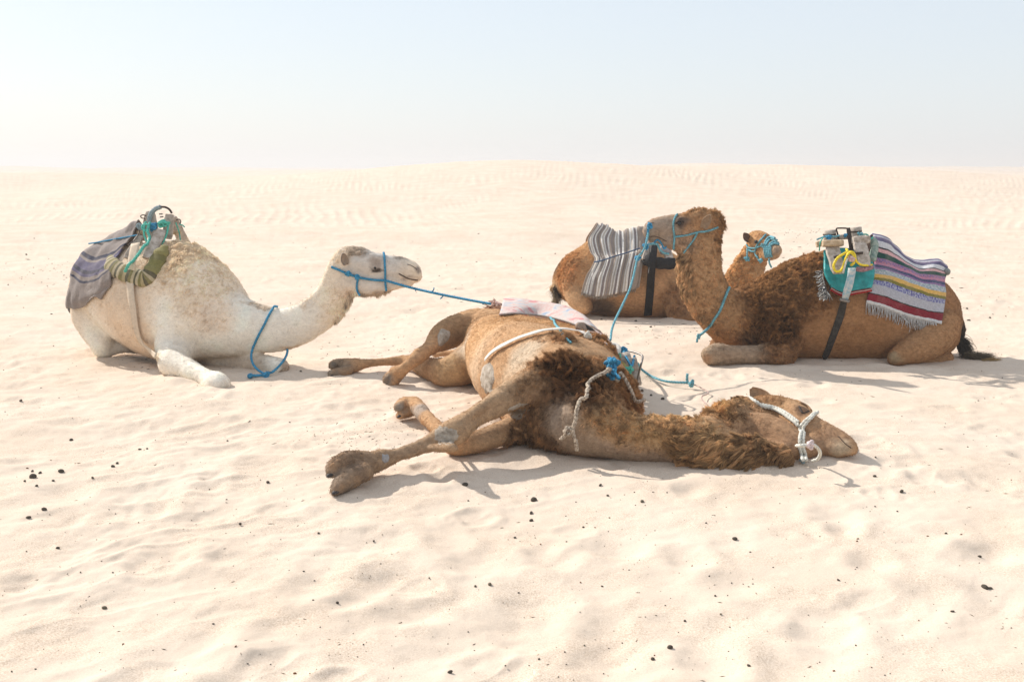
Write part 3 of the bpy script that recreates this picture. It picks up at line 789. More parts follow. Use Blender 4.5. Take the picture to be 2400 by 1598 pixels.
ear(w_root, PY(808, 606, 8.0), PY(797, 584, 8.02), (.3, 1, .1), .03, (.60, .50, .40), (.26, .19, .14), 6)

d_root = camel('dark brown camel on the right facing left, chin raised, bright striped rug on its rump', PY(1950, 850, 8.4))
brown = (.33, .175, .085)
D = make_body(d_root, DARK, .009, brown, [
    (1950, 640, 8.4, .4, (.29, .15, .065), .2), (2030, 800, 8.2, .5, (.32, .17, .08), 0), (2180, 800, 8.2, .3, (.38, .215, .11), 0),
    (1806, 752, 8.3, .36, (.15, .074, .029), 1.05, (.68, 1, 1.1)), (1850, 660, 8.4, .34, (.28, .15, .065), .5, (1.1, 1, .9)), (1905, 605, 8.5, .16, (.34, .18, .08), .65, (1.6, 1, .6)),
    (1700, 745, 8.35, .22, (.38, .215, .105), .16), (1650, 690, 8.3, .3, (.44, .27, .145), .2), (1640, 600, 8.3, .3, (.46, .285, .155), .2),
    (1585, 640, 8.3, .1, (.52, .35, .20), .4, (.8, 1, 2)), (1660, 780, 8.3, .16, (.42, .26, .145), .4),
    (1690, 550, 8.4, .12, (.32, .18, .085), .5, (.7, 1, 1.3)), (1650, 500, 8.4, .10, (.44, .26, .13), .5, (1.6, 1, .7)),
    (1560, 540, 8.3, .17, (.36, .285, .23), 0), (1512, 545, 8.35, .08, (.44, .38, .33), 0), (1532, 568, 8.35, .10, (.33, .25, .19), .15),
    (1640, 522, 8.3, .12, (.40, .235, .125), .15), (1598, 516, 8.3, .058, (.11, .08, .065), 0), (1604, 570, 8.3, .10, (.50, .35, .24), .3),
    (1660, 830, 8.15, .22, (.38, .29, .21), .12), (1740, 830, 8.15, .22, (.34, .25, .18), .08), (1650, 846, 8.1, .07, (.34, .21, .13), 0), (1680, 806, 8.75, .16, (.28, .21, .16), .1),
    (1835, 835, 8.2, .15, (.33, .18, .09), .3), (2230, 740, 8.5, .12, (.27, .15, .08), 0), (2256, 790, 8.6, .12, (.05, .035, .025), 0, (.8, 1, 1.4)),
    (2095, 845, 8.1, .08, (.36, .27, .17), 0)], 'Y', .018, 3, .75, 1.14)
coat_hair(D, d_root, 60000, 75000, (.55, 0, -.8), .012, .042, 21)
eye(d_root, PY(1592, 524, 8.315), .017, EYE)
tube('eyelid', near_body(D, [PY(1578, 527, 8.3), PY(1585, 521, 8.29), PY(1594, 517, 8.29), PY(1603, 521, 8.3)], .005), .0055, DARKLINE, d_root)
tube('mouth', near_body(D, [PY(1508, 553, 8.36), PY(1520, 558, 8.36), PY(1535, 556, 8.36), PY(1548, 559, 8.36), PY(1562, 567, 8.35)], .0005),   .0030, MOUTH, d_root)
tube('nostril', near_body(D, [PY(1516, 523, 8.37), PY(1524, 521, 8.37), PY(1533, 521, 8.37)], .0005),   .0030, MOUTH, d_root)
ear(d_root, PY(1646, 537, 8.23), PY(1664, 505, 8.13), (-.1, -1, .1), .040, (.66, .48, .32), (.34, .24, .16), 7)
ear(d_root, PY(1662, 512, 8.5), PY(1676, 496, 8.52), (-.3, 1, .15), .03, (.30, .17, .09), (.26, .19, .14), 8)
def tuft(root, P0, P1, n, L, dirv, col, spread, seed, r=.0016, wave=.35):
    rg = np.random.default_rng(seed); t = rg.random((n, 1))
    P = np.asarray(P0) * (1 - t) + np.asarray(P1) * t + rg.normal(0, spread * .35, (n, 3))
    d = unit(np.asarray(dirv)[None] + rg.normal(0, .16, (n, 3)))
    return hair('tail_hair', root, P, np.repeat([unit(np.array([0, -1., .6]))], n, 0), np.array(col) * (.6 + .9 * rg.random((n, 1))), L * (.6 + .6 * rg.random(n)), d, r, seed, 6, wave)
tuft(d_root, PY(2252, 790, 8.55), PY(2250, 815, 8.5), 700, .16, (.5, -.1, -.75), (.06, .05, .04), .03, 3)
tuft(d_root, PY(2262, 830, 8.45), PY(2285, 836, 8.4), 900, .13, (.95, -.15, -.16), (.15, .12, .08), .03, 4)
tuft(d_root, PY(2300, 842, 8.35), PY(2310, 846, 8.35), 120, .12, (.95, -.15, -.2), (.36, .24, .11), .008, 5)

f_root = camel('tawny camel behind, under a brown striped blanket, blue rope wound round its muzzle', PY(1480, 740, 10.9))
Fb = make_body(f_root, FAR, .012, (.42, .24, .115), [
    (1350, 700, 10.7, .35, (.52, .34, .20), 0), (1345, 640, 10.9, .25, (.42, .21, .09), .5), (1500, 700, 10.7, .6, (.45, .27, .145), 0),
    (1590, 700, 10.5, .2, (.33, .19, .10), .4), (1300, 680, 11.1, .12, (.52, .38, .24), 0),
    (1735, 640, 10.7, .32, (.60, .37, .18), .6), (1760, 610, 10.6, .14, (.56, .36, .19), .5), (1785, 640, 10.7, .12, (.46, .30, .17), .2),  # golden neck, its colour lightened to carry the backlit rim
    (1775, 560, 10.5, .12, (.50, .30, .16), .3), (1800, 545, 10.5, .06, (.35, .2, .1), .3), (1805, 585, 10.3, .12, (.42, .30, .20), 0), (1822, 590, 10.2, .06, (.30, .24, .19), 0),
    (1320, 640, 11.1, .12, (.07, .05, .035), 0), (1410, 720, 10.7, .16, (.14, .10, .07), 0)], 'Y', .018, 3, .6, 1.16)
coat_hair(Fb, f_root, 36000, 24000, (-.5, 0, -.8), .013, .032, 31)
eye(f_root, PY(1772, 567, 10.50), .02, EYE)
ear(f_root, PY(1758, 566, 10.66), PY(1744, 547, 10.62), (.1, -1, 0), .044, (.34, .2, .1), (.18, .12, .09), 9)
tuft(f_root, PY(1322, 645, 11.05), PY(1312, 668, 11.0), 700, .18, (-.25, 0, -.9), (.05, .04, .03), .02, 6, .002)
tuft(f_root, PY(1300, 682, 11.0), PY(1306, 700, 10.98), 260, .14, (-.1, 0, -.9), (.3, .23, .15), .02, 7, .002)

l_root = camel('brown camel lying flat on its side in the middle, head resting on the sand', PZ(1260, 960, 0))
tan, leg = (.46, .32, .205), (.42, .29, .185)
Lb = make_body(l_root, LYING, .008, (.50, .31, .175), [
    (1110, 850, .3, .30, (.62, .46, .32), 0), (1150, 880, .4, .22, (.62, .47, .33), 0), (1150, 790, .45, .3, (.56, .35, .19), 0), (1240, 765, .5, .34, (.48, .28, .14), .05), (1320, 780, .5, .16, (.42, .24, .115), .08),
    (1095, 820, .3, .14, (.60, .49, .38), 0, (.6, 1, 1)), (1230, 830, .5, .12, (.55, .44, .33), 0),
    (1340, 888, .46, .235, (.17, .08, .032), 1.1, (1.1, 1.1, 1)), (1310, 832, .48, .12, (.27, .13, .055), .8), (1400, 830, .42, .16, (.38, .20, .09), .6), (1440, 900, .36, .17, (.36, .19, .085), .6), (1470, 930, .25, .14, (.40, .22, .105), .6),
    (1400, 950, .28, .13, (.15, .078, .038), .7),
    (1170, 940, .35, .26, leg, 0), (1060, 1015, .25, .2, leg, 0), (960, 1060, .15, .16, (.36, .25, .165), 0), (870, 1090, .12, .16, (.36, .25, .165), .05), (800, 1080, .14, .12, (.25, .17, .115), .07),
    (1255, 905, .42, .14, (.28, .175, .10), .15),
    (790, 1140, .05, .08, (.24, .19, .15), 0), (778, 1108, .1, .05, (.26, .21, .17), 0), (835, 1106, .1, .05, (.22, .155, .11), 0),
    (1062, 1018, .32, .062, (.42, .385, .35), 0, (1.4, 1, 1)), (904, 1070, .17, .03, (.36, .36, .38), 0),
    
    (1300, 1000, .22, .2, (.33, .25, .19), 0), (1250, 1015, .12, .14, (.32, .19, .10), .5), (1300, 1035, .08, .13, (.27, .155, .08), .5),
    (1400, 1010, .25, .2, (.34, .255, .195), 0), (1450, 1060, .1, .2, (.35, .26, .19), 0, (1.6, 1, 1)), (1530, 1070, .1, .16, (.33, .24, .18), 0, (1.8, 1, .8)),
    (1440, 980, .28, .12, (.47, .30, .16), .26, (1.5, 1, 1)), (1520, 1010, .25, .19, (.46, .28, .135), .26, (1.4, 1, .8)), (1600, 1015, .25, .2, (.48, .30, .145), .26, (1.3, 1, .8)), (1580, 985, .24, .07, (.60, .40, .21), .45, (2.6, 1, .6)),
    (1500, 970, .2, .1, (.28, .155, .07), .5, (1.6, 1, .6)),
    (1700, 955, .28, .12, (.55, .33, .15), .7), (1760, 965, .25, .12, (.44, .29, .17), .3), (1690, 1000, .25, .12, (.60, .41, .22), .4),
    (1700, 1050, .18, .21, (.38, .235, .12), .3, (1.5, 1, .9)), (1800, 1065, .12, .12, (.33, .20, .10), .3), (1640, 1070, .1, .12, (.46, .27, .13), .3), (1735, 1085, .05, .1, (.40, .25, .13), .3, (1.5, 1, 1)),
    (1840, 985, .25, .25, (.40, .245, .145), 0), (1800, 935, .27, .1, (.36, .21, .11), .1), (1895, 1020, .2, .12, (.38, .24, .155), 0), (1950, 1020, .18, .14, (.36, .225, .14), 0),
    (1965, 1050, .12, .09, (.50, .40, .29), 0), (1883, 962, .25, .05, (.14, .085, .055), 0), (2000, 1040, .15, .05, (.22, .16, .11), 0, (.6, 1, 1)),
    (800, 855, .1, .10, (.30, .22, .155), 0), (782, 856, .1, .05, (.20, .17, .14), 0), (782, 878, .05, .05, (.20, .17, .14), 0), (912, 895, .06, .08, (.20, .16, .13), 0), (940, 965, .1, .07, (.26, .235, .21), 0), (985, 955, .15, .09, (.40, .33, .28), 0),
    (1035, 785, .42, .07, (.36, .30, .255), 0), (1045, 790, .4, .03, (.34, .31, .29), 0), (1010, 878, .15, .06, (.38, .31, .26), 0), (1085, 770, .42, .18, (.36, .22, .12), 0), (1060, 860, .2, .16, (.44, .29, .16), 0),
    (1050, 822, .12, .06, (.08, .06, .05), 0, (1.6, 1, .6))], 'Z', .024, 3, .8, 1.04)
coat_hair(Lb, l_root, 75000, 95000, (-.5, -.35, -.5), .011, .046, 41, longcomb=(-.55, -.6, -.5))
eye(l_root, PZ(1887, 964, .222), .017, EYE)
tube('eyelid', near_body(Lb, [PZ(1868, 956, .24), PZ(1880, 950, .25), PZ(1891, 955, .24), PZ(1899, 964, .23)], .004), .009, simple_mat('brow_skin', (.30, .17, .09)), l_root)
tube('eyelid', near_body(Lb, [PZ(1872, 962, .24), PZ(1882, 969, .24), PZ(1893, 971, .23)], .001), .006, DARKLINE, l_root)
tube('mouth', near_body(Lb, [PZ(1965, 1022, .16), PZ(1978, 1034, .15), PZ(1992, 1046, .14), PZ(2004, 1058, .12)], .0005),   .0030, MOUTH, l_root)
tube('nostril', near_body(Lb, [PZ(1975, 1005, .16), PZ(1987, 1014, .16), PZ(1997, 1026, .15)], .0005), .003, MOUTH, l_root)
ear(l_root, PZ(1803, 946, .24), PZ(1760, 908, .31), (.1, -1, .35), .060, (.44, .27, .14), (.40, .25, .14), 10)

def mane(B, root, blobs, n, L, comb, seed, wave=.35, mode='Z', name='mane', tint=(.52, .32, .155), clump=60):
    rg = np.random.default_rng(seed); V, N, col = B['V'], B['N'], B['col']; w = np.zeros(len(V))
    for b in blobs:
        c = (PZ if mode == 'Z' else PY)(b[0], b[1], b[2]); w = np.maximum(w, 1 - sstep(.8, 1.15, np.linalg.norm((V - c) / np.array(b[4] if len(b) > 4 else (1, 1, 1)), axis=1) / b[3]))
    w = w * (V[:, 2] > -.01); idx = rg.choice(len(V), n, p=w / w.sum()); Nn = N[idx]; P = V[idx] + rg.normal(0, .004, (n, 3))
    c = np.array(comb, float); t = unit(c[None] - Nn * (Nn @ c)[:, None] * .8); d = unit(t + Nn * .30 + rg.normal(0, .10, (n, 3)))
    # locks: strands of one lock share tone and bend
    lock = noise3(P * np.array([16, 16, 26.]), 50) + .6 * noise3(P * 46, 51)
    j = (0.95 + .42 * lock[:, None] + .22 * rg.normal(0, 1, (n, 1)))
    cc = col[idx] * .5 + np.array(tint) * .5
    hair(name, root, P, Nn, cc * np.clip(j, .3, 1.9), L * (.55 + .6 * rg.random(n)) * (.4 + .6 * w[idx]), d, .0017, seed, 7, wave, 13.0, clump=clump, ctone=.2)
mane(Lb, l_root, [(1640, 1058, .12, .12), (1690, 1040, .2, .14), (1735, 1035, .22, .14), (1790, 1048, .2, .12), (1700, 1075, .1, .15, (1.4, 1, 1)), (1800, 1075, .08, .1), (1835, 1074, .08, .08), (1770, 1020, .2, .10)], 38000, .095, (-.85, -.45, -.35), 61)
mane(Lb, l_root, [(1690, 950, .26, .08), (1720, 945, .26, .10), (1750, 942, .26, .07)], 9000, .04, (-.5, -.1, .3), 62, .5)
mane(D, d_root, [(1590, 640, 8.35, .12, (1, 1, 1.6)), (1600, 690, 8.35, .12), (1640, 770, 8.35, .12)], 9000, .04, (-.3, 0, -.9), 63, .6, 'Y', tint=(.56, .38, .21))
mane(W, w_root, [(835, 715, 7.85, .10, (1, 1, 1.4)), (810, 755, 7.85, .09), (905, 695, 7.85, .07, (1.6, 1, .7))], 2500, .030, (.2, 0, -.95), 64, .3, 'Y', tint=(1.0, .84, .66), clump=0)
CALLUS = simple_mat('cracked_grey_callus', (.46, .395, .32), rough=.9, col2=(.25, .20, .15), scale=22, bump=1.0, bscale=55, bdist=.008)
def callus(root, B, outline, mode='Z', off=.0045, mat=None):
    """a raised, cracked patch of bare skin: a fan of points laid on the body"""
    P = np.array(outline, float); c = P.mean(0); rings = [c[None]]
    D = catmull(np.vstack([P, P[:1]]), 4)[:-1]
    rg = np.random.default_rng(3); V = [on_body(B, [tuple(c)], off, mode)[0]]
    D = c + (D - c) * (1 + .16 * noise3(np.hstack([D / 7.0, D[:, :1] * 0]), 9)[:, None])
    for k, (s, h) in enumerate(((.3, 1), (.6, .95), (.85, .7), (1.0, -.6))):
        q = [tuple(c + (d - c) * s) for d in D]; V += list(on_body(B, q, off * h, mode))
    m = len(D); Fc = [(0, 1 + i, 1 + (i + 1) % m) for i in range(m)]
    for k in range(3):
        o = 1 + k * m; Fc += [(o + i, o + m + i, o + m + (i + 1) % m, o + (i + 1) % m) for i in range(m)]
    o = mesh_obj('callus', V, Fc, mat or CALLUS); adopt(root, o); return o
callus(l_root, Lb, [(1143, 846, .5), (1155, 850, .5), (1160, 880, .5), (1157, 905, .5), (1140, 924, .5), (1130, 910, .5), (1127, 885, .5), (1133, 860, .5)], off=.012)
callus(l_root, Lb, [(1188, 958, .2), (1215, 944, .22), (1238, 944, .24), (1250, 958, .24), (1244, 980, .2), (1215, 986, .18), (1196, 978, .16)])
callus(l_root, Lb, [(1018, 1006, .22), (1030, 996, .23), (1060, 1002, .24), (1076, 1016, .24), (1070, 1034, .22), (1046, 1044, .2), (1028, 1042, .18), (1018, 1028, .18)])
callus(l_root, Lb, [(1022, 786, .4), (1034, 770, .42), (1052, 774, .42), (1054, 790, .42), (1044, 806, .38), (1028, 812, .36)])
callus(l_root, Lb, [(896, 1064, .16), (910, 1064, .16), (912, 1082, .14), (900, 1086, .12), (894, 1076, .14)], off=.004, mat=simple_mat('slate_scuff', (.34, .32, .31)))
callus(w_root, W, [(505, 920, 7.05), (520, 912, 7.05), (536, 914, 7.05), (538, 924, 7.05), (520, 930, 7.05), (508, 928, 7.05)], 'Y', .004, simple_mat('sandy_callus', (.44, .35, .25), var=.4))
callus(w_root, W, [(652, 872, 7.7), (665, 862, 7.7), (676, 864, 7.7), (672, 876, 7.7), (660, 882, 7.7)], 'Y', .004, simple_mat('sandy_callus', (.40, .30, .21), var=.4))

NAIL = simple_mat('dark_toenail', (.07, .062, .058), rough=.55, var=.4)
def nail(root, p, r, dirv):
    d = unit(np.array(dirv, float)); V, Fc = uv_ball((0, 0, 0), 1, 10, 7)
    V = np.array(V); q = Vector(d).to_track_quat('X', 'Z').to_matrix(); M = np.array(q)
    V = (V * np.array([1.25, .75, .6]) * r) @ M.T + p
    adopt(root, mesh_obj('toenail', V, Fc, NAIL))
for px, py, z, r in ((775, 1112, .10, .020), (788, 1152, .045, .020), (780, 853, .085, .014), (778, 879, .045, .014), (910, 912, .03, .014), (904, 894, .07, .013), (931, 952, .12, .014), (936, 975, .06, .014)):
    nail(l_root, PZ(px, py, z), r, (-.8, -.5, -.3))
# ------------------------------------------------------------------ ropes, cloth, saddles
BLUE = simple_mat('blue_nylon_rope', (.05, .29, .48), rough=.7, var=.6, scale=90, bscale=400)
CYAN = simple_mat('faded_cyan_rope', (.17, .42, .48), rough=.8, var=.6, scale=90, bscale=400)
TEAL = simple_mat('sea_green_rope', (.10, .50, .38), rough=.65, var=.4, scale=90, bscale=400)
GREYBLUE = simple_mat('grey_blue_wrapping', (.30, .38, .40), rough=.8, var=.4, scale=120)
WHITEROPE = simple_mat('white_cotton_rope', (.68, .65, .56), rough=.85, var=.25, scale=110, bscale=350, bump=.5)
SPECKLE = simple_mat('speckled_cream_rope', (.60, .50, .38), rough=.85, col2=(.14, .09, .06), scale=70, bscale=300, bump=.5)
YELLOW = simple_mat('yellow_plastic_rope', (.80, .60, .03), rough=.5, var=.25, scale=80)
WOOD = simple_mat('weathered_wood', (.52, .45, .38), rough=.85, col2=(.30, .24, .185), scale=28, bump=.6, bscale=90, bdist=.004)
WOOD2 = simple_mat('tan_wood', (.58, .44, .29), rough=.8, col2=(.40, .28, .17), scale=30, bump=.5, bscale=90, bdist=.003)
IRON = simple_mat('rusted_iron', (.075, .055, .045), rough=.6, var=.5, scale=80, metal=.4)
STEEL = simple_mat('dull_steel', (.28, .25, .22), rough=.45, var=.3, scale=80, metal=.7)
BLACK = simple_mat('black_webbing', (.022, .021, .021), rough=.75, var=.4, scale=60, bscale=300)
BLACK2 = simple_mat('dusty_black_leather', (.05, .044, .037), rough=.7, var=.55, scale=35, bscale=120)
CREAMWEB = simple_mat('cream_webbing', (.62, .50, .37), rough=.85, var=.15, scale=40, bscale=380)
WHITEWEB = simple_mat('white_webbing', (.70, .64, .56), rough=.8, var=.12, scale=40, bscale=380)
PRINTWEB = simple_mat('washed_print_webbing', (.56, .52, .47), rough=.85, col2=(.22, .40, .46), scale=34, bscale=300)
MOSS = None

def lerp(a, b, t): return np.asarray(a) * (1 - t) + np.asarray(b) * t

def knot(name, c, r, rr, mat, parent, seed, turns=3):
    rg = np.random.default_rng(seed); pts = []
    for k in range(turns * 5):
        a = k * 2.2; u = np.array([math.cos(a), 0.7 * math.sin(a * 1.3), math.sin(a)])
        pts.append(np.asarray(c) + r * (u * .75 + rg.normal(0, .3, 3)))
    return tube(name, pts, rr, mat, parent, n=5, braid=.35)

def ribbon(name, P, Nn, width, thick, mat, parent=None, n=6, wav=0.0):
    """flat strap through points P, face normals Nn; width may vary per point"""
    w = np.asarray(width, dtype=float) * np.ones(len(P))
    D = catmull(np.hstack([np.asarray(P), np.asarray(Nn), w[:, None]]), n)
    P, Nn, w = D[:, :3], unit(D[:, 3:6]), D[:, 6]
    t = unit(np.gradient(P, axis=0)); s = unit(np.cross(t, Nn)); Nn = np.cross(s, t)
    V = []; m = 5
    for lay in (0.5, -0.5):
        for j in range(m):
            a = -1 + 2 * j / (m - 1)
            V.append(P + s * (a * w / 2)[:, None] + Nn * (lay * thick * (1 - .35 * abs(a) ** 3)))
    k = len(P); V = np.array(V).transpose(1, 0, 2).reshape(-1, 3); c = 2 * m
    ring = [j for j in range(m)] + [m + j for j in range(m)][::-1]
    Fc = []
    for i in range(k - 1):
        for a, b in zip(ring, ring[1:] + ring[:1]):
            Fc.append((i * c + a, i * c + b, (i + 1) * c + b, (i + 1) * c + a))
    Fc.append(tuple(ring)[::-1]); Fc.append(tuple((k - 1) * c + a for a in ring))
    o = mesh_obj(name, V, Fc, mat)
    if parent is not None: adopt(parent, o)
    return o

def strap_on(name, B, pts, width, mat, parent, off=.006, mode='Y', thick=.005, n=6):
    P = catmull(on_body(B, pts, off, mode), 4)
    bv = get_bvh(B); Q, Ns = [], []
    for p in P:
        h = bv.find_nearest(Vector(p)); c, nn = np.array(h[0]), np.array(h[1]); d = (p - c).dot(nn)
        Q.append(c + nn * off if d < off else p); Ns.append(nn)
    Q = np.array(Q); Ns = np.array(Ns)
    for _ in range(3): Ns[1:-1] = unit(Ns[1:-1] + Ns[:-2] + Ns[2:]); Q[1:-1] = (2 * Q[1:-1] + Q[:-2] + Q[2:]) / 4
    w = np.interp(np.linspace(0, 1, len(Q)), np.linspace(0, 1, len(width)), width) if np.ndim(width) else width
    return ribbon(name, Q, Ns, w, thick, mat, parent, n=2)

def rope_on(name, B, pts, r, mat, parent=None, off=None, mode='Y', braid=.45):
    P = catmull(on_body(B, pts, off if off is not None else r * .9, mode), 5)
    P = snap(B, P, r * .7)
    return tube(name, P, r, mat, parent, braid=braid, smooth_in=False)

def plank(name, a, b, w, t, face, mat, parent, taper=1.0, bev=.18, curve=0.0):
    """board from a to b; w across, t thick, face = direction its broad side looks"""
    a, b = np.asarray(a, float), np.asarray(b, float); ax = unit(b - a); f = unit(np.asarray(face, float)); f = unit(f - ax * ax.dot(f)); s = np.cross(ax, f)
    V, Fc = [], []; m = 8
    rg = np.random.default_rng(int(abs(a.sum()) * 1e4) % 9999)
    for i in range(m):
        u = i / (m - 1); c = lerp(a, b, u) + f * curve * math.sin(math.pi * u); ww = w * (1 + (taper - 1) * u) / 2 * (1 + rg.normal(0, .025)); tt = t / 2
        e = .82 if i in (0, m - 1) else 1
        bv = min(ww, tt) * bev * 2
        for x, y in ((-ww, -tt + bv), (-ww, tt - bv), (-ww + bv, tt), (ww - bv, tt), (ww, tt - bv), (ww, -tt + bv), (ww - bv, -tt), (-ww + bv, -tt)):
            V.append(c + s * x * e + f * y * e)
    for i in range(m - 1):
        for j in range(8): Fc.append((i * 8 + j, i * 8 + (j + 1) % 8, (i + 1) * 8 + (j + 1) % 8, (i + 1) * 8 + j))
    Fc.append(tuple(range(8))[::-1]); Fc.append(tuple((m - 1) * 8 + j for j in range(8)))
    o = mesh_obj(name, V, Fc, mat, smooth=False)
    if parent is not None: adopt(parent, o)
    return o

def cloth(name, G, mat, parent=None, n=8, thick=.006, fold=0.0, ffreq=7.0, seed=0, B=None, off=.008, folddir=0):
    """G: rows x cols x 3 grid of points, smoothed, wrinkled and given thickness; UV = (column, row)"""
    G = np.asarray(G, float)
    R = np.stack([catmull(G[i], n) for i in range(G.shape[0])]); R = np.stack([catmull(R[:, j], n) for j in range(R.shape[1])], 1)
    nr, nc = R.shape[:2]
    if B is not None:
        R = snap(B, R.reshape(-1, 3), off).reshape(nr, nc, 3)
    du = np.gradient(R, axis=1); dv = np.gradient(R, axis=0); Nn = unit(np.cross(du, dv))
    if fold:
        P = R.reshape(-1, 3); f = fbm3(P * ffreq, 120 + seed, 3).reshape(nr, nc)
        if folddir:
            L = np.linspace(0, 1, nc)[None, :]
            f = f * .5 + .8 * np.sin(L * folddir * 2 * math.pi + 2 * noise2(L * 3 + seed, L * 0)) * np.linspace(.1, 1, nr)[:, None]
        R = R + Nn * (np.abs(f) * fold * np.sign((Nn @ (CAM - R.mean((0, 1)))).mean()))[..., None]
        du = np.gradient(R, axis=1); dv = np.gradient(R, axis=0); Nn = unit(np.cross(du, dv))
    V = np.concatenate([(R + Nn * thick / 2).reshape(-1, 3), (R - Nn * thick / 2).reshape(-1, 3)]); K = nr * nc
    i = (np.arange(nr - 1)[:, None] * nc + np.arange(nc - 1)[None]).ravel()
    top = np.stack([i, i + 1, i + nc + 1, i + nc], 1); bot = top[:, ::-1] + K
    edge = []
    br = [r * nc for r in range(nr)]; bl = [r * nc + nc - 1 for r in range(nr)]; bt = list(range(nc)); bb = [(nr - 1) * nc + c for c in range(nc)]
    for L, flip in ((bt, 1), (bb, 0), (br, 0), (bl, 1)):
        for p, q in zip(L[:-1], L[1:]): edge.append((p, q, q + K, p + K) if not flip else (q, p, p + K, q + K))
    Fc = np.vstack([top, bot, np.array(edge)])
    o = mesh_obj(name, V, Fc, mat)
    uv = np.stack(np.meshgrid(np.linspace(0, 1, nc), np.linspace(0, 1, nr)), -1).reshape(-1, 2); uv = np.vstack([uv, uv])
    ul = o.data.uv_layers.new(name='UVMap'); ul.data.foreach_set('uv', uv[Fc.ravel()].astype(np.float32).ravel())
    if parent is not None: adopt(parent, o)
    return o, R, Nn

def drape(B, rows, off, mode='Y', over=None, smooth=2):
    """rows: lists of (px, py, fallback depth[, 'free']) top to bottom on the near side; over = steps of the far side mirrored about the top row"""
    G = np.array([on_body(B, r, off, mode) for r in rows])
    for _ in range(smooth):                                     # smooth only the distance from the lens, keep the outline
        Yv = G[..., 1].copy(); A = np.pad(Yv, 1, mode='edge')
        A = (A[1:-1, 1:-1] * 2 + A[:-2, 1:-1] + A[2:, 1:-1] + A[1:-1, :-2] + A[1:-1, 2:]) / 6
        A = np.minimum(A, Yv)
        for i in range(G.shape[0]):
            for j in range(G.shape[1]):
                d = G[i, j] - CAM; G[i, j] = CAM + d * (A[i, j] / G[i, j][1])
    if over:
        far = []
        for k in range(over, 0, -1):
            r = G[min(k, len(G) - 1)].copy(); y0 = G[0][:, 1]
            r[:, 1] = 2 * y0 - r[:, 1] + .06; r[:, 2] = G[0][:, 2] - (G[0][:, 2] - r[:, 2]) * 1.0 - .01
            far.append(r)
        top = G[0].copy(); top[:, 1] += .06; top[:, 2] += .005
        G = np.concatenate([np.array(far), top[None] if False else G[:1] * 0 + top[None], G], 0) if far else G
    return G

def fringe(name, line, down, L, n, mat, parent, r=.0022, seed=0, spread=.25):
    """hanging threads along a line; one mesh"""
    rg = np.random.default_rng(seed); D = catmull(line, 12); V, Fc = [], []
    for k in range(n):
        u = (k + rg.random() * .8) / n * (len(D) - 1); i = min(int(u), len(D) - 2); p = lerp(D[i], D[i + 1], u - i)
        d = unit(np.asarray(down) + rg.normal(0, spread, 3)); l = L * (.7 + .5 * rg.random()); sdv = unit(np.cross(d, rg.normal(0, 1, 3))); b = rg.normal(0, .22, 3)
        base = len(V); th = r * (.8 + .8 * rg.random()); s2 = np.cross(d, sdv)
        for q in range(4):
            t = q / 3; c = p + d * l * t + b * l * t * t * .5
            for a in range(3):
                an = a * 2.094; V.append(c + (sdv * math.cos(an) + s2 * math.sin(an)) * th * (1 - .5 * t))
        for q in range(3):
            for a in range(3): Fc.append((base + q * 3 + a, base + q * 3 + (a + 1) % 3, base + q * 3 + 3 + (a + 1) % 3, base + q * 3 + 3 + a))
    o = mesh_obj(name, V, Fc, mat)
    if parent is not None: adopt(parent, o)
    return o

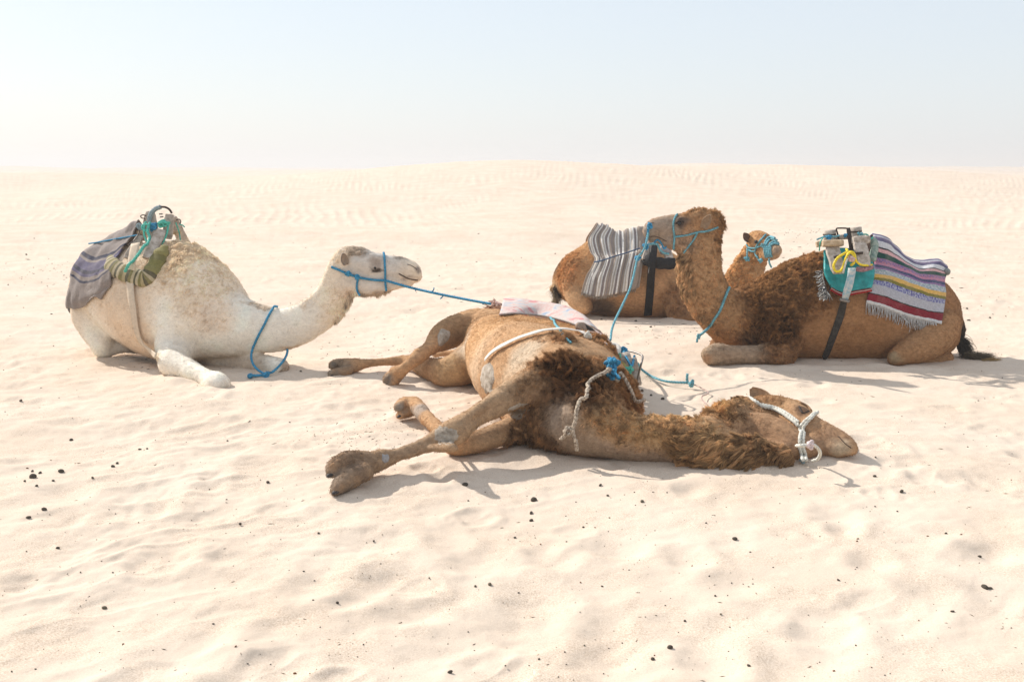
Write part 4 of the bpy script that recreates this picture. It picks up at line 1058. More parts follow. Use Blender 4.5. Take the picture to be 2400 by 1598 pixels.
def stripe_mat(name, stops, axis='v', mott=None, rough=.95, weave=420):
    """woven cloth: bands of colour along u or v; stops = [(position, colour)], mottled bands mix in a second colour"""
    m, nt, b = new_mat(name)
    uv = node(nt, 'ShaderNodeTexCoord'); sp = node(nt, 'ShaderNodeSeparateXYZ'); nt.links.new(uv.outputs['UV'], sp.inputs[0])
    nz = node(nt, 'ShaderNodeTexNoise', i_Scale=14.0, i_Detail=3.0); nt.links.new(uv.outputs['UV'], nz.inputs['Vector'])
    ma = node(nt, 'ShaderNodeMath', operation='MULTIPLY_ADD'); ma.inputs[1].default_value = .012; nt.links.new(nz.outputs[0], ma.inputs[0]); nt.links.new(sp.outputs[1 if axis == 'v' else 0], ma.inputs[2])
    def ramp(st):
        r = node(nt, 'ShaderNodeValToRGB'); r.color_ramp.interpolation = 'CONSTANT'
        el = r.color_ramp.elements
        while len(el) > 1: el.remove(el[-1])
        el[0].position = 0; el[0].color = (*st[0][1], 1)
        for p, c in st[1:]: e = el.new(p); e.color = (*c, 1)
        nt.links.new(ma.outputs[0], r.inputs[0]); return r
    def stack(st):                                               # a ramp holds 32 stops at most
        return ramp(st[:32])
    r1 = stack(stops); out = r1.outputs[0]
    if mott:
        r2 = stack(mott); n2 = node(nt, 'ShaderNodeTexNoise', i_Scale=60.0, i_Detail=4.0, i_Roughness=.8); nt.links.new(uv.outputs['UV'], n2.inputs['Vector'])
        mr = node(nt, 'ShaderNodeMapRange'); mr.inputs[1].default_value = .46; mr.inputs[2].default_value = .54; nt.links.new(n2.outputs[0], mr.inputs[0])
        mx = node(nt, 'ShaderNodeMix', data_type='RGBA'); nt.links.new(mr.outputs[0], mx.inputs[0]); nt.links.new(out, mx.inputs[6]); nt.links.new(r2.outputs[0], mx.inputs[7]); out = mx.outputs[2]
    tc = node(nt, 'ShaderNodeTexNoise', i_Scale=70.0, i_Detail=6.0, i_Roughness=.7); nt.links.new(uv.outputs['Object'], tc.inputs['Vector'])
    r3 = node(nt, 'ShaderNodeMapRange'); r3.inputs[1].default_value = .3; r3.inputs[2].default_value = .7; r3.inputs[3].default_value = .74; r3.inputs[4].default_value = 1.15; nt.links.new(tc.outputs[0], r3.inputs[0])
    dz = node(nt, 'ShaderNodeTexNoise', i_Scale=7.0, i_Detail=5.0, i_Roughness=.65); nt.links.new(uv.outputs['Object'], dz.inputs['Vector'])
    dr = node(nt, 'ShaderNodeMapRange'); dr.inputs[1].default_value = .45; dr.inputs[2].default_value = .75; dr.inputs[3].default_value = 0; dr.inputs[4].default_value = .2; nt.links.new(dz.outputs[0], dr.inputs[0])
    dm = node(nt, 'ShaderNodeMix', data_type='RGBA'); dm.inputs[7].default_value = (.55, .45, .36, 1); nt.links.new(dr.outputs[0], dm.inputs[0]); nt.links.new(out, dm.inputs[6]); out = dm.outputs[2]   # blown sand caught in the weave
    vm = node(nt, 'ShaderNodeVectorMath', operation='SCALE'); nt.links.new(out, vm.inputs[0]); nt.links.new(r3.outputs[0], vm.inputs['Scale']); nt.links.new(vm.outputs[0], b.inputs['Base Color'])
    w1 = node(nt, 'ShaderNodeTexNoise', i_Scale=260.0, i_Detail=3.0); nt.links.new(uv.outputs['Object'], w1.inputs['Vector'])
    bp = node(nt, 'ShaderNodeBump', i_Strength=.6, i_Distance=.003); nt.links.new(w1.outputs[0], bp.inputs['Height']); nt.links.new(bp.outputs[0], b.inputs['Normal'])
    b.inputs['Roughness'].default_value = rough
    b.inputs['Sheen Weight'].default_value = .15
    return m
# ------------------------------------------------------------------ white camel's gear
gb, navy, pur = (.225, .18, .155), (.02, .02, .045), (.085, .07, .125)
greycloth = stripe_mat('grey_wool_cloth', [(0, gb), (.665, navy), (.69, gb), (.705, pur), (.755, navy), (.775, pur), (.79, gb), (.81, navy), (.822, gb)], 'v')
G = drape(W, [
    [(262, 556, 8.72), (282, 545, 8.66), (302, 532, 8.6), (322, 522, 8.5)],
    [(226, 570, 8.75), (254, 572, 8.6), (288, 560, 8.5), (316, 548, 8.45)],
    [(196, 592, 8.75), (226, 610, 8.55), (268, 598, 8.38), (300, 577, 8.3)],
    [(178, 632, 8.7), (206, 648, 8.5), (242, 642, 8.3), (272, 622, 8.26)],
    [(168, 680, 8.66), (198, 694, 8.42), (236, 684, 8.28), (267, 663, 8.22)],
    [(158, 722, 8.62, 1), (190, 722, 8.40, 1), (232, 698, 8.24, 1), (252, 702, 8.2, 1)]], .022, over=3)
o, R, Nn = cloth('saddle_blanket', G, greycloth, n=9, fold=.045, ffreq=5.5, seed=3, thick=.008, B=W, off=.012)
tag(o, 'grey wool blanket with dark violet stripes over the white camel\'s rump', 'blanket')
o2, _, _ = cloth('hanging_fold', [
    [PY(158, 722, 8.62), PY(192, 716, 8.42), PY(224, 700, 8.32)],
    [PY(164, 733, 8.66), PY(196, 728, 8.52), PY(222, 720, 8.42)],
    [PY(176, 738, 8.60), PY(200, 740, 8.50), PY(218, 742, 8.40)]], simple_mat('dark_blanket_underside', (.10, .09, .085), var=.3), n=6, thick=.007)
o2.parent = o

ws = empty('saddle', PY(350, 600, 8.45), 'grey weathered wooden saddle frame with turquoise ropes on the white camel', 'saddle', 'wooden pack saddles on the camels')
Zc = lambda px, py, Y: PY(px, py, Y)
# rear and front pairs of boards, crossed over the back
plank('board', Zc(330, 553, 8.38), Zc(298, 606, 8.22), .065, .028, (0, -1, .3), WOOD, ws)
plank('board', Zc(379, 540, 8.34), Zc(346, 606, 8.10), .085, .030, (.1, -1, .3), WOOD, ws, 1.2)
plank('board', Zc(352, 497, 8.50), Zc(362, 560, 8.46), .075, .05, (.1, -1, .1), WOOD, ws, 1.25)
plank('board', Zc(398, 503, 8.46), Zc(392, 560, 8.42), .075, .055, (.2, -1, .1), WOOD, ws, 1.1)
plank('board', Zc(404, 510, 8.50), Zc(430, 566, 8.62), .080, .04, (.6, -1, .2), WOOD, ws, 1.1)
plank('board', Zc(420, 540, 8.70), Zc(436, 568, 8.82), .06, .04, (.6, -1, .2), WOOD2, ws)
plank('board', Zc(350, 500, 8.58), Zc(336, 560, 8.72), .07, .04, (-.4, -1, .2), WOOD, ws)
plank('crossbar', Zc(322, 545, 8.5), Zc(424, 545, 8.5), .035, .035, (0, -1, 0), WOOD2, ws)
tube('handle', [Zc(349, 522, 8.46), Zc(353, 503, 8.45), Zc(364, 490, 8.44), Zc(377, 485, 8.43)], .022, GREYBLUE, ws, braid=.5, pitch=2.2)
tube('handle', [Zc(377, 485, 8.43), Zc(388, 486, 8.43), Zc(397, 491, 8.43), Zc(403, 500, 8.43)], .009, IRON, ws)
tube('ring', [Zc(340, 512, 8.45), Zc(332, 511, 8.45), Zc(330, 506, 8.45), Zc(336, 504, 8.46), Zc(343, 506, 8.47)], .0045, IRON, ws)
tube('ring', [Zc(413, 516, 8.45), Zc(420, 514, 8.45), Zc(424, 519, 8.45), Zc(422, 525, 8.46)], .0045, IRON, ws)
for a, b in (((373, 502), (381, 502)), ((375, 509), (383, 508))): tube('nail', [Zc(*a, 8.44), Zc(*b, 8.44)], .005, IRON, ws)
_s = [((.20,.17,.06)), (.44,.36,.22), (.08,.07,.03), (.36,.29,.15)]
pad_green = stripe_mat('olive_striped_pad', [(i * .028, _s[[0, 1, 2, 1, 0, 3, 2][i % 7]]) for i in range(24)] + [(.68, (.21, .185, .055)), (.80, (.17, .145, .045)), (.86, (.25, .21, .07))], 'u')
def pad_tube(name, pts, rx, mat, parent, flat, n=10, sides=20):
    D = catmull(pts, n); t = unit(np.gradient(D, axis=0)); f = np.array([0, -1.0, .25]); V = []
    for i, p in enumerate(D):
        ff = unit(f - t[i] * f.dot(t[i])); s = np.cross(t[i], ff); e = min(1, .35 + 3 * min(i, len(D) - 1 - i) / len(D) * 2)
        for k in range(sides):
            a = 2 * math.pi * k / sides
            q = 1 + .06 * math.sin(i * .9 + 2 * math.sin(a)); V.append(p + s * (rx * e * q * math.cos(a)) + ff * (rx * flat * e * q * math.sin(a)))
    m = len(D); Fc = [(i * sides + k, i * sides + (k + 1) % sides, (i + 1) * sides + (k + 1) % sides, (i + 1) * sides + k) for i in range(m - 1) for k in range(sides)]
    Fc += [tuple(range(sides))[::-1], tuple((m - 1) * sides + k for k in range(sides))]
    o = mesh_obj(name, V, Fc, mat); uv = o.data.uv_layers.new(name='UVMap')
    for pl in o.data.polygons:
        for li in pl.loop_indices:
            vi = o.data.loops[li].vertex_index; uv.data[li].uv = (vi // sides / (m - 1), (vi % sides) / sides)
    if parent is not None: adopt(parent, o)
    return o
pad_tube('pad', on_body(W, [(262, 606, 8.3), (268, 626, 8.25), (290, 640, 8.2), (322, 652, 8.12), (346, 655, 8.08), (362, 636, 8.1), (378, 606, 8.15), (392, 580, 8.2)], .025), .068, pad_green, ws, .45)
strap_on('girth_strap', W, [(318, 570, 8.15, 1), (308, 618, 8.03, 1), (308, 650, 8.05, 1), (313, 690, 8.1), (320, 730, 8.1), (326, 770, 8.15), (345, 806, 8.2), (374, 838, 8.25)], [.085, .08, .075, .07, .066, .058, .05, .04], CREAMWEB, ws, .030)
tube('rope', [Zc(352, 522, 8.36), Zc(346, 540, 8.30), Zc(351, 556, 8.26), Zc(347, 570, 8.2), Zc(337, 578, 8.14), Zc(326, 594, 8.07), Zc(312, 612, 8.03), Zc(302, 620, 7.99), Zc(293, 637, 8.0)], .0135, TEAL, ws, braid=.45)
tube('rope', [Zc(343, 520, 8.38), Zc(333, 532, 8.33), Zc(341, 541, 8.31), Zc(350, 530, 8.33), Zc(340, 527, 8.33), Zc(338, 548, 8.3), Zc(344, 566, 8.25)], .010, TEAL, ws, braid=.45)
tube('rope', [Zc(378, 518, 8.36), Zc(386, 530, 8.34), Zc(394, 525, 8.36), Zc(392, 545, 8.33), Zc(386, 560, 8.3), Zc(380, 575, 8.26)], .009, TEAL, ws, braid=.45)
tube('rope', [Zc(412, 522, 8.42), Zc(420, 545, 8.46), Zc(424, 572, 8.45)], .006, TEAL, ws, braid=.45)
tube('rope', [Zc(420, 526, 8.42), Zc(428, 528, 8.42), Zc(433, 533, 8.42)], .006, TEAL, ws, braid=.45)
knot('knot', Zc(382, 524, 8.36), .03, .010, TEAL, ws, 3)
knot('knot', Zc(359, 531, 8.36), .030, .013, BLUE, ws, 4, 4)
knot('knot', Zc(328, 530, 8.42), .026, .008, GREYBLUE, ws, 5)
tube('cord', [Zc(328, 541, 8.4), Zc(318, 560, 8.3), Zc(300, 575, 8.2)], .004, IRON, ws)
tube('cord', [Zc(336, 545, 8.36), Zc(344, 575, 8.25)], .004, IRON, ws)
r_ = rope_on('lashing_rope', W, [(322, 551, 8.4, 1), (300, 555, 8.45, 1), (260, 562, 8.55, 1), (228, 568, 8.66, 1), (208, 571, 8.72, 1)], .007, BLUE, None, .03)
tag(r_, 'blue cord pulled straight across the grey blanket behind the white camel\'s saddle', 'rope')

hw = empty('halter', PY(841, 650, 7.8), 'bright blue rope halter on the white camel\'s head', 'halter', 'rope halters on the camels')
rope_on('cheek_rope', W, [(778, 626, 7.85), (795, 633, 7.8), (815, 642, 7.76), (841, 650, 7.76), (866, 655, 7.76), (885, 657, 7.77), (903, 657, 7.78)], .0105, BLUE, hw)
rope_on('nose_rope', W, [(899, 592, 7.86), (900, 600, 7.8), (902, 622, 7.78), (903, 640, 7.78), (903, 657, 7.78), (905, 680, 7.82)], .0095, BLUE, hw)
rope_on('drop_rope', W, [(841, 650, 7.74), (837, 666, 7.76), (838, 680, 7.76), (843, 692, 7.74)], .009, BLUE, hw)
knot('knot', PY(816, 642, 7.745), .018, .009, BLUE, hw, 8); knot('knot', PY(838, 650, 7.74), .020, .009, BLUE, hw, 9)
nr = empty('neck_rope', PY(621, 800, 7.8), 'blue rope tied loosely round the white camel\'s neck, ends knotted low', 'rope', 'ropes tied round the camels\' necks')
tube('loop', np.vstack([on_body(W, [(650, 719, 7.92)], .01), snap(W, catmull(on_body(W, [(643, 718, 7.88), (632, 738, 7.8), (620, 762, 7.78), (606, 786, 7.78), (594, 812, 7.76)], .012), 5), .009),
     [PY(589, 832, 7.74), PY(592, 850, 7.66), PY(604, 866, 7.58), PY(620, 876, 7.52)]]), .0105, BLUE, nr, braid=.45, n=3)
tube('loop', [PY(620, 876, 7.52), PY(638, 872, 7.54), PY(656, 856, 7.62), PY(668, 840, 7.72), PY(674, 824, 7.8), PY(672, 815, 7.86)], .0105, BLUE, nr, braid=.45)
tube('loose_end', [PY(620, 878, 7.5), PY(604, 880, 7.48), PY(588, 880, 7.46)], .012, BLUE, nr, braid=.45)
knot('knot', PY(624, 879, 7.5), .024, .011, BLUE, nr, 10); knot('knot', PY(587, 880, 7.45), .016, .010, BLUE, nr, 11)

# ------------------------------------------------------------------ dark camel's gear
cs = [(0, (.62,.60,.60)), (.03, (.22,.13,.24)), (.07, (.10,.09,.17)), (.115, (.62,.60,.60)), (.20, (.018,.02,.025)), (.225, (.66,.38,.38)), (.275, (.015,.07,.06)), (.345, (.42,.20,.28)), (.385, (.55,.20,.24)), (.45, (.045,.05,.12)), (.495, (.34,.17,.30)), (.525, (.54,.52,.52)), (.60, (.72,.42,.10)), (.655, (.19,.16,.03)), (.69, (.075,.07,.26)), (.745, (.42,.40,.42)), (.855, (.02,.022,.02)), (.868, (.20,.012,.022)), (.965, (.62,.60,.57))]
cm = [(0, (.55,.53,.55)), (.03, (.10,.09,.17)), (.07, (.10,.09,.17)), (.115, (.62,.60,.60)), (.20, (.018,.02,.025)), (.225, (.66,.38,.38)), (.275, (.015,.07,.06)), (.345, (.16,.12,.28)), (.405, (.42,.22,.34)), (.45, (.10,.10,.18)), (.495, (.20,.13,.28)), (.525, (.22,.32,.34)), (.60, (.66,.38,.10)), (.655, (.22,.19,.04)), (.69, (.42,.42,.50)), (.745, (.46,.44,.46)), (.855, (.02,.022,.02)), (.868, (.24,.016,.028)), (.965, (.60,.58,.56))]
# stripes fill the near half of the cloth's rows; the far side repeats them
def halfshift(st, f0):
    near = [(f0 + p * (1 - f0), c) for p, c in st]
    back = [(p * f0, c) for p, c in [(0, (.62,.60,.60)), (.3, (.20,.012,.022)), (.45, (.42,.40,.42)), (.6, (.075,.07,.26)), (.75, (.62,.60,.60)), (.88, (.10,.09,.17))]]
    return [(min(p, .999), c) for p, c in back + near][:31]
rug_rows = [
    [(2046, 553, 8.62), (2088, 570, 8.62), (2128, 606, 8.62), (2160, 614, 8.6, 1), (2196, 612, 8.6, 1), (2218, 626, 8.62, 1)],
    [(2052, 578, 8.5, 1), (2086, 590, 8.5), (2124, 622, 8.5), (2156, 632, 8.5), (2192, 630, 8.5), (2219, 639, 8.55, 1)],
    [(2048, 618, 8.34), (2084, 626, 8.36), (2120, 640, 8.36), (2150, 652, 8.38), (2184, 656, 8.4), (2210, 660, 8.45)],
    [(2041, 646, 8.26), (2078, 650, 8.28), (2114, 662, 8.28), (2148, 674, 8.3), (2182, 684, 8.34), (2212, 690, 8.42)],
    [(2034, 680, 8.2), (2070, 686, 8.2), (2108, 700, 8.22), (2144, 712, 8.24), (2180, 722, 8.3), (2211, 728, 8.4)],
    [(2028, 710, 8.16), (2066, 720, 8.16), (2104, 734, 8.18), (2140, 746, 8.2), (2174, 756, 8.26), (2205, 763, 8.36)]]
G = drape(D, rug_rows, .018, over=3)
f0 = 4 / 9
rug = stripe_mat('bright_striped_rug', halfshift(cs, f0), 'v', halfshift(cm, f0))
o, R, Nn = cloth('striped_rug', G, rug, n=9, fold=.022, ffreq=5, seed=5, thick=.009, B=D, off=.010)
tag(o, 'woven rug of white, red, orange, violet and green stripes on the dark camel\'s rump', 'rug')
fr = fringe('fringe', R[-1][::6], (0.02, -.15, -1), .085, 170, simple_mat('white_fringe_threads', (.58, .55, .52), var=.5, scale=200), None, .0030, 2, .16)
fr.parent = o; fr['kind'] = 'stuff'
pad_tube('rolled_end', [PY(2205, 622, 8.66), PY(2216, 636, 8.6), PY(2222, 636, 8.5)], .03, simple_mat('grey_roll', (.25, .26, .24)), None, .9).parent = o

ds = empty('saddle', PY(1985, 620, 8.5), 'wooden saddle frame with a teal pad and yellow rope on the dark camel', 'saddle', 'wooden pack saddles on the camels')
tealcloth = simple_mat('teal_tarpaulin', (.035, .33, .32), rough=.35, var=.35, scale=14, bump=.5, bscale=22, bdist=.012)
G = drape(D, [
    [(1930, 590, 8.5, 1), (1960, 584, 8.5, 1), (2000, 586, 8.5, 1), (2040, 600, 8.45, 1)],
    [(1928, 618, 8.4), (1962, 622, 8.34), (2000, 624, 8.32), (2041, 636, 8.3)],
    [(1932, 650, 8.3), (1964, 656, 8.25), (2000, 656, 8.22), (2040, 660, 8.22)],
    [(1941, 680, 8.24), (1968, 684, 8.2), (2002, 684, 8.18), (2036, 680, 8.2)]], .045)
o, R, Nn = cloth('pad', G, tealcloth, ds, n=8, fold=.022, ffreq=9, seed=9, thick=.03, B=D, off=.02)
edge = R[-1]
redtrim = simple_mat('red_braid_trim', (.36, .02, .02), var=.5, scale=160)
ribbon('trim', edge[::4] + np.array([0, -.012, -.016]), np.repeat([[0, -1., .2]], len(edge[::4]), 0), .030, .012, redtrim, ds)
tube('trim_stitching', edge[::4] + np.array([0, -.020, -.010]), .0022, WHITEROPE, ds)
plank('board', Zc(1949, 576, 8.36), Zc(1966, 640, 8.17), .115, .030, (0, -1, .35), WOOD, ds, .95)
plank('board', Zc(2013, 562, 8.36), Zc(2027, 623, 8.17), .110, .030, (0, -1, .35), WOOD, ds, .95)
plank('board', Zc(1949, 576, 8.76), Zc(1966, 640, 8.96), .115, .030, (0, 1, .35), WOOD, ds, .95)
plank('board', Zc(2013, 562, 8.76), Zc(2027, 623, 8.96), .110, .030, (0, 1, .35), WOOD, ds, .95)
plank('crosspiece', Zc(1927, 571, 8.35), Zc(1975, 570, 8.35), .055, .075, (0, -1, .2), WOOD2, ds)
plank('crosspiece', Zc(1998, 563, 8.37), Zc(2037, 562, 8.37), .065, .085, (0, -1, .2), WOOD, ds)
plank('crosspiece', Zc(1913, 573, 8.5), Zc(1926, 571, 8.5), .05, .05, (0, -1, .2), WOOD2, ds)
for (x0, y0, x1, y1, r) in ((1944, 540, 1945, 566, .052), (2005, 533, 2006, 562, .050)):
    tube('post', [Zc(x0, y0, 8.52), Zc((x0 + x1) / 2, (y0 + y1) / 2, 8.52), Zc(x1, y1, 8.52)], r, WOOD, ds, sides=14, n=2)
    tube('post_band', [Zc(x0, y0 + 8, 8.52), Zc(x0, y0 + 11, 8.52)], r + .003, IRON, ds, sides=16, n=2)
tube('crosspiece', [Zc(1945, 557, 8.54), Zc(2006, 554, 8.54)], .022, WOOD, ds, n=2)
tube('handle', [Zc(1966, 562, 8.46), Zc(1963, 548, 8.46), Zc(1960, 537, 8.46), Zc(1965, 535, 8.46), Zc(1980, 535, 8.46), Zc(1987, 536, 8.46)], .007, IRON, ds)
plank('handle', Zc(1988, 534, 8.44), Zc(1996, 588, 8.38), .035, .012, (0, -1, .2), IRON, ds)
tube('bolt', [Zc(1954, 603, 8.22), Zc(1972, 600, 8.22)], .011, IRON, ds); tube('bolt', [Zc(2003, 594, 8.22), Zc(2022, 593, 8.22)], .011, IRON, ds)
knot('knot', Zc(1943, 557, 8.40), .022, .008, BLUE, ds, 12); knot('knot', Zc(1981, 552, 8.42), .010, .008, BLUE, ds, 13)
tube('rope', [Zc(1914, 562, 8.42), Zc(1926, 557, 8.42), Zc(1940, 553, 8.42), Zc(1955, 555, 8.42), Zc(1968, 552, 8.42)], .008, CYAN, ds, braid=.45)
tube('rope', [Zc(1928, 558, 8.40), Zc(1922, 570, 8.38), Zc(1920, 588, 8.42)], .006, TEAL, ds, braid=.45)
knot('knot', Zc(2019, 552, 8.45), .022, .009, CYAN, ds, 14)
tube('rope', [Zc(2019, 550, 8.45), Zc(2032, 550, 8.45), Zc(2040, 560, 8.42), Zc(2046, 556, 8.42)], .008, TEAL, ds, braid=.45)
pad_tube('rolled_cloth', [Zc(2045, 556, 8.44), Zc(2050, 578, 8.40), Zc(2046, 600, 8.34), Zc(2046, 612, 8.3)], .032, simple_mat('washed_green_cloth', (.34, .38, .32), col2=(.14, .22, .18), scale=40), ds, .9)
tube('yellow_rope', [Zc(1984, 584, 8.22), Zc(1986, 590, 8.18), Zc(1976, 596, 8.15), Zc(1962, 606, 8.13), Zc(1954, 622, 8.11), Zc(1958, 635, 8.10), Zc(1970, 635, 8.10), Zc(1977, 622, 8.11), Zc(1982, 605, 8.13), Zc(1990, 592, 8.14), Zc(1999, 592, 8.13), Zc(2004, 602, 8.12), Zc(2001, 616, 8.11), Zc(1994, 622, 8.1)], .0115, YELLOW, ds, braid=.3)
tube('yellow_rope', [Zc(1975, 630, 8.1), Zc(1979, 616, 8.1), Zc(1985, 600, 8.11), Zc(1994, 593, 8.12), Zc(2003, 604, 8.11), Zc(2010, 616, 8.12), Zc(2024, 622, 8.14), Zc(2044, 621, 8.2)], .0095, YELLOW, ds, braid=.3)
knot('knot', Zc(1996, 606, 8.11), .022, .010, simple_mat('pink_white_rag', (.66, .55, .48), col2=(.5, .25, .2), scale=60), ds, 15)
tube('rag_end', [Zc(1986, 606, 8.1), Zc(1981, 620, 8.09), Zc(1975, 640, 8.1)], .008, WHITEROPE, ds)
tube('mauve_roll', [Zc(2006, 630, 8.17), Zc(2022, 632, 8.16), Zc(2044, 626, 8.2)], .020, simple_mat('mauve_cloth', (.38, .2, .22), var=.5), ds)
strap_on('girth_strap', D, [(1997, 628, 8.12, 1), (1995, 645, 8.1, 1), (1990, 668, 8.09, 1), (1983, 690, 8.1, 1), (1980, 704, 8.13, 1)], [.065, .062, .062, .060, .055], PRINTWEB, ds, .01)
strap_on('girth_strap', D, [(1978, 702, 8.14, 1), (1972, 730, 8.1), (1960, 765, 8.1), (1947, 800, 8.15), (1932, 836, 8.2), (1926, 852, 8.3, 1)], [.060, .062, .060, .058, .052, .05], BLACK2, ds, .008)
tube('buckle', [Zc(1968, 702, 8.11), Zc(1990, 707, 8.11)], .013, STEEL, ds)
rag = [((.60,.57,.52), 10), ((.30,.29,.28), 11), ((.03,.03,.035), 12), ((.55,.55,.52), 13)]
for c, sdd in rag:
    f_ = fringe('tattered_fringe', [Zc(1926, 632, 8.28), Zc(1930, 655, 8.22), Zc(1938, 682, 8.19), Zc(1944, 692, 8.19)], (-.7, -.35, -.6), .075, 26, simple_mat('rag_threads', c, var=.4), ds, .0042, sdd, .45)
    f_['kind'] = 'stuff'

hd = empty('halter', PY(1583, 554, 8.33), 'faded blue rope halter on the dark camel\'s raised head', 'halter', 'rope halters on the camels')
rope_on('nose_rope', D, [(1588, 504, 8.42), (1583, 512, 8.36), (1579, 528, 8.34), (1581, 553, 8.33), (1580, 568, 8.34), (1579, 583, 8.36)], .0095, CYAN, hd)
rope_on('cheek_rope', D, [(1582, 555, 8.33), (1602, 551, 8.3), (1635, 544, 8.28), (1650, 543, 8.28), (1664, 540, 8.3), (1682, 533, 8.42)], .009, CYAN, hd)
rope_on('throat_rope', D, [(1635, 544, 8.28), (1627, 560, 8.27), (1616, 577, 8.28), (1603, 594, 8.3)], .0085, CYAN, hd)
rope_on('muzzle_rope', D, [(1522, 523, 8.37), (1520, 535, 8.35), (1519, 548, 8.35), (1516, 562, 8.36), (1513, 576, 8.34, 1)], .011, BLUE, hd)
tube('muzzle_rope', [PY(1513, 576, 8.34), PY(1525, 572, 8.34), PY(1540, 573, 8.35), PY(1546, 584, 8.36), PY(1556, 593, 8.37), PY(1568, 595, 8.37)], .010, CYAN, hd, braid=.45)
tube('muzzle_rope', [PY(1530, 573, 8.36), PY(1541, 562, 8.38), PY(1550, 571, 8.38), PY(1556, 583, 8.38), PY(1562, 578, 8.38)], .008, BLUE, hd, braid=.45)
knot('knot', PY(1522, 530, 8.335), .020, .010, BLUE, hd, 16); knot('knot', PY(1513, 577, 8.33), .018, .009, BLUE, hd, 17); knot('knot', PY(1494, 606, 8.32), .018, .009, BLUE, hd, 18)
dn = empty('neck_rope', PY(1670, 760, 8.3), 'dusty cyan rope slung low round the dark camel\'s neck', 'rope', 'ropes tied round the camels\' necks')
rope_on('loop', D, [(1707, 674, 8.45), (1703, 684, 8.4), (1697, 700, 8.35), (1686, 728, 8.3), (1675, 747, 8.3), (1663, 764, 8.3), (1650, 778, 8.32), (1639, 786, 8.4)], .0125, CYAN, dn, .012)
tube('loose_end', [PY(1640, 784, 8.36), PY(1635, 792, 8.33), PY(1633, 802, 8.33)], .011, CYAN, dn, braid=.45)
knot('knot', PY(1637, 788, 8.33), .015, .009, CYAN, dn, 19)
lead2 = tube('lead_rope', [PY(1520, 545, 8.32), PY(1514, 572, 8.30), PY(1506, 590, 8.28), PY(1494, 606, 8.24), PY(1486, 642, 8.05), PY(1477, 675, 7.85), PY(1466, 700, 7.70), PY(1453, 727, 7.5), PY(1442, 750, 7.35), PY(1434, 773, 7.2), PY(1431, 797, 7.05)], .0095, CYAN, None, braid=.45)
tag(lead2, 'light blue lead rope hanging from the dark camel\'s muzzle down to the lying camel\'s saddle', 'rope')

# ------------------------------------------------------------------ far camel's gear
b1, b2, b3, b4 = (.33, .26, .205), (.74, .69, .62), (.25, .205, .19), (.50, .43, .35)
st = []
rg = np.random.default_rng(4); x = 0.0; k = 0
while x < .98 and len(st) < 31:
    st.append((x, [b1, b2, b4, b2, b3, b2, b1, b3][k % 8])); x += [.036, .022, .022, .026, .038, .024, .03, .020][k % 8]; k += 1
stripes = stripe_mat('brown_striped_blanket', st, 'u')
G = drape(Fb, [
    [(1396, 532, 10.98), (1420, 534, 11.0), (1446, 548, 11.0), (1484, 540, 11.0), (1512, 536, 11.0)],
    [(1378, 562, 10.85, 1), (1408, 562, 10.8), (1444, 570, 10.8), (1484, 566, 10.8), (1512, 562, 10.8)],
    [(1386, 596, 10.72), (1416, 600, 10.66), (1446, 598, 10.64), (1484, 592, 10.64), (1512, 588, 10.64)],
    [(1394, 614, 10.66), (1420, 614, 10.6), (1448, 608, 10.58), (1482, 602, 10.58), (1510, 596, 10.58)],
    [(1376, 652, 10.56, 1), (1404, 654, 10.5, 1), (1438, 650, 10.5, 1), (1472, 642, 10.52, 1), (1503, 634, 10.54, 1)],
    [(1364, 688, 10.5, 1), (1396, 696, 10.44, 1), (1430, 692, 10.44, 1), (1466, 684, 10.46, 1), (1495, 674, 10.5, 1)]], .02, over=3)
o, R, Nn = cloth('saddle_blanket', G, stripes, n=9, fold=.042, ffreq=5, seed=7, thick=.008, B=Fb, off=.01, folddir=7)
tag(o, 'brown, grey and white striped blanket over the rump of the tawny camel behind', 'blanket')
fr = fringe('hem_fringe', R[-1][::5], (0, -.1, -1), .03, 110, simple_mat('brown_fringe', (.30, .25, .2), var=.5), None, .004, 7, .15); fr.parent = o; fr['kind'] = 'stuff'
lr = tube('lashing_rope', [PY(1393, 614, 10.58), PY(1410, 611, 10.49), PY(1440, 601, 10.46), (PY(1470, 592, 10.5)), PY(1500, 582, 10.55)], .008, simple_mat('navy_cord', (.05, .09, .16)), None, braid=.4)
tag(lr, 'thin navy cord tied across the brown striped blanket', 'rope')
fs = empty('saddle', PY(1530, 600, 10.8), 'black padded saddle and girth half hidden behind the dark camel\'s chin', 'saddle')
pad_tube('pad', [PY(1505, 606, 10.6), PY(1530, 614, 10.52), PY(1560, 618, 10.52), PY(1590, 616, 10.56)], .062, BLACK, fs, .6)
strap_on('girth_strap', Fb, [(1532, 572, 10.6, 1), (1530, 600, 10.46, 1), (1527, 632, 10.44, 1), (1524, 670, 10.5), (1521, 705, 10.55), (1518, 738, 10.6)], .085, BLACK, fs, .01)
plank('board', PY(1528, 566, 10.75), PY(1512, 610, 10.55), .09, .04, (0, -1, .3), WOOD, fs)
plank('board', PY(1556, 570, 10.75), PY(1570, 608, 10.55), .09, .04, (0, -1, .3), WOOD, fs)
plank('board', PY(1535, 562, 10.95), PY(1520, 610, 11.3), .09, .04, (0, 1, .3), WOOD, fs)
tube('handle', [PY(1530, 580, 10.7), PY(1536, 566, 10.7), PY(1552, 566, 10.7), PY(1558, 582, 10.7)], .012, IRON, fs)
pad_tube('cloth_roll', [PY(1545, 590, 10.6), PY(1556, 586, 10.6), PY(1572, 592, 10.62)], .045, simple_mat('grey_cloth', (.3, .28, .29)), fs, .8)
tube('strap_edge', [PY(1526, 575, 10.52), PY(1520, 640, 10.42)], .004, STEEL, fs)

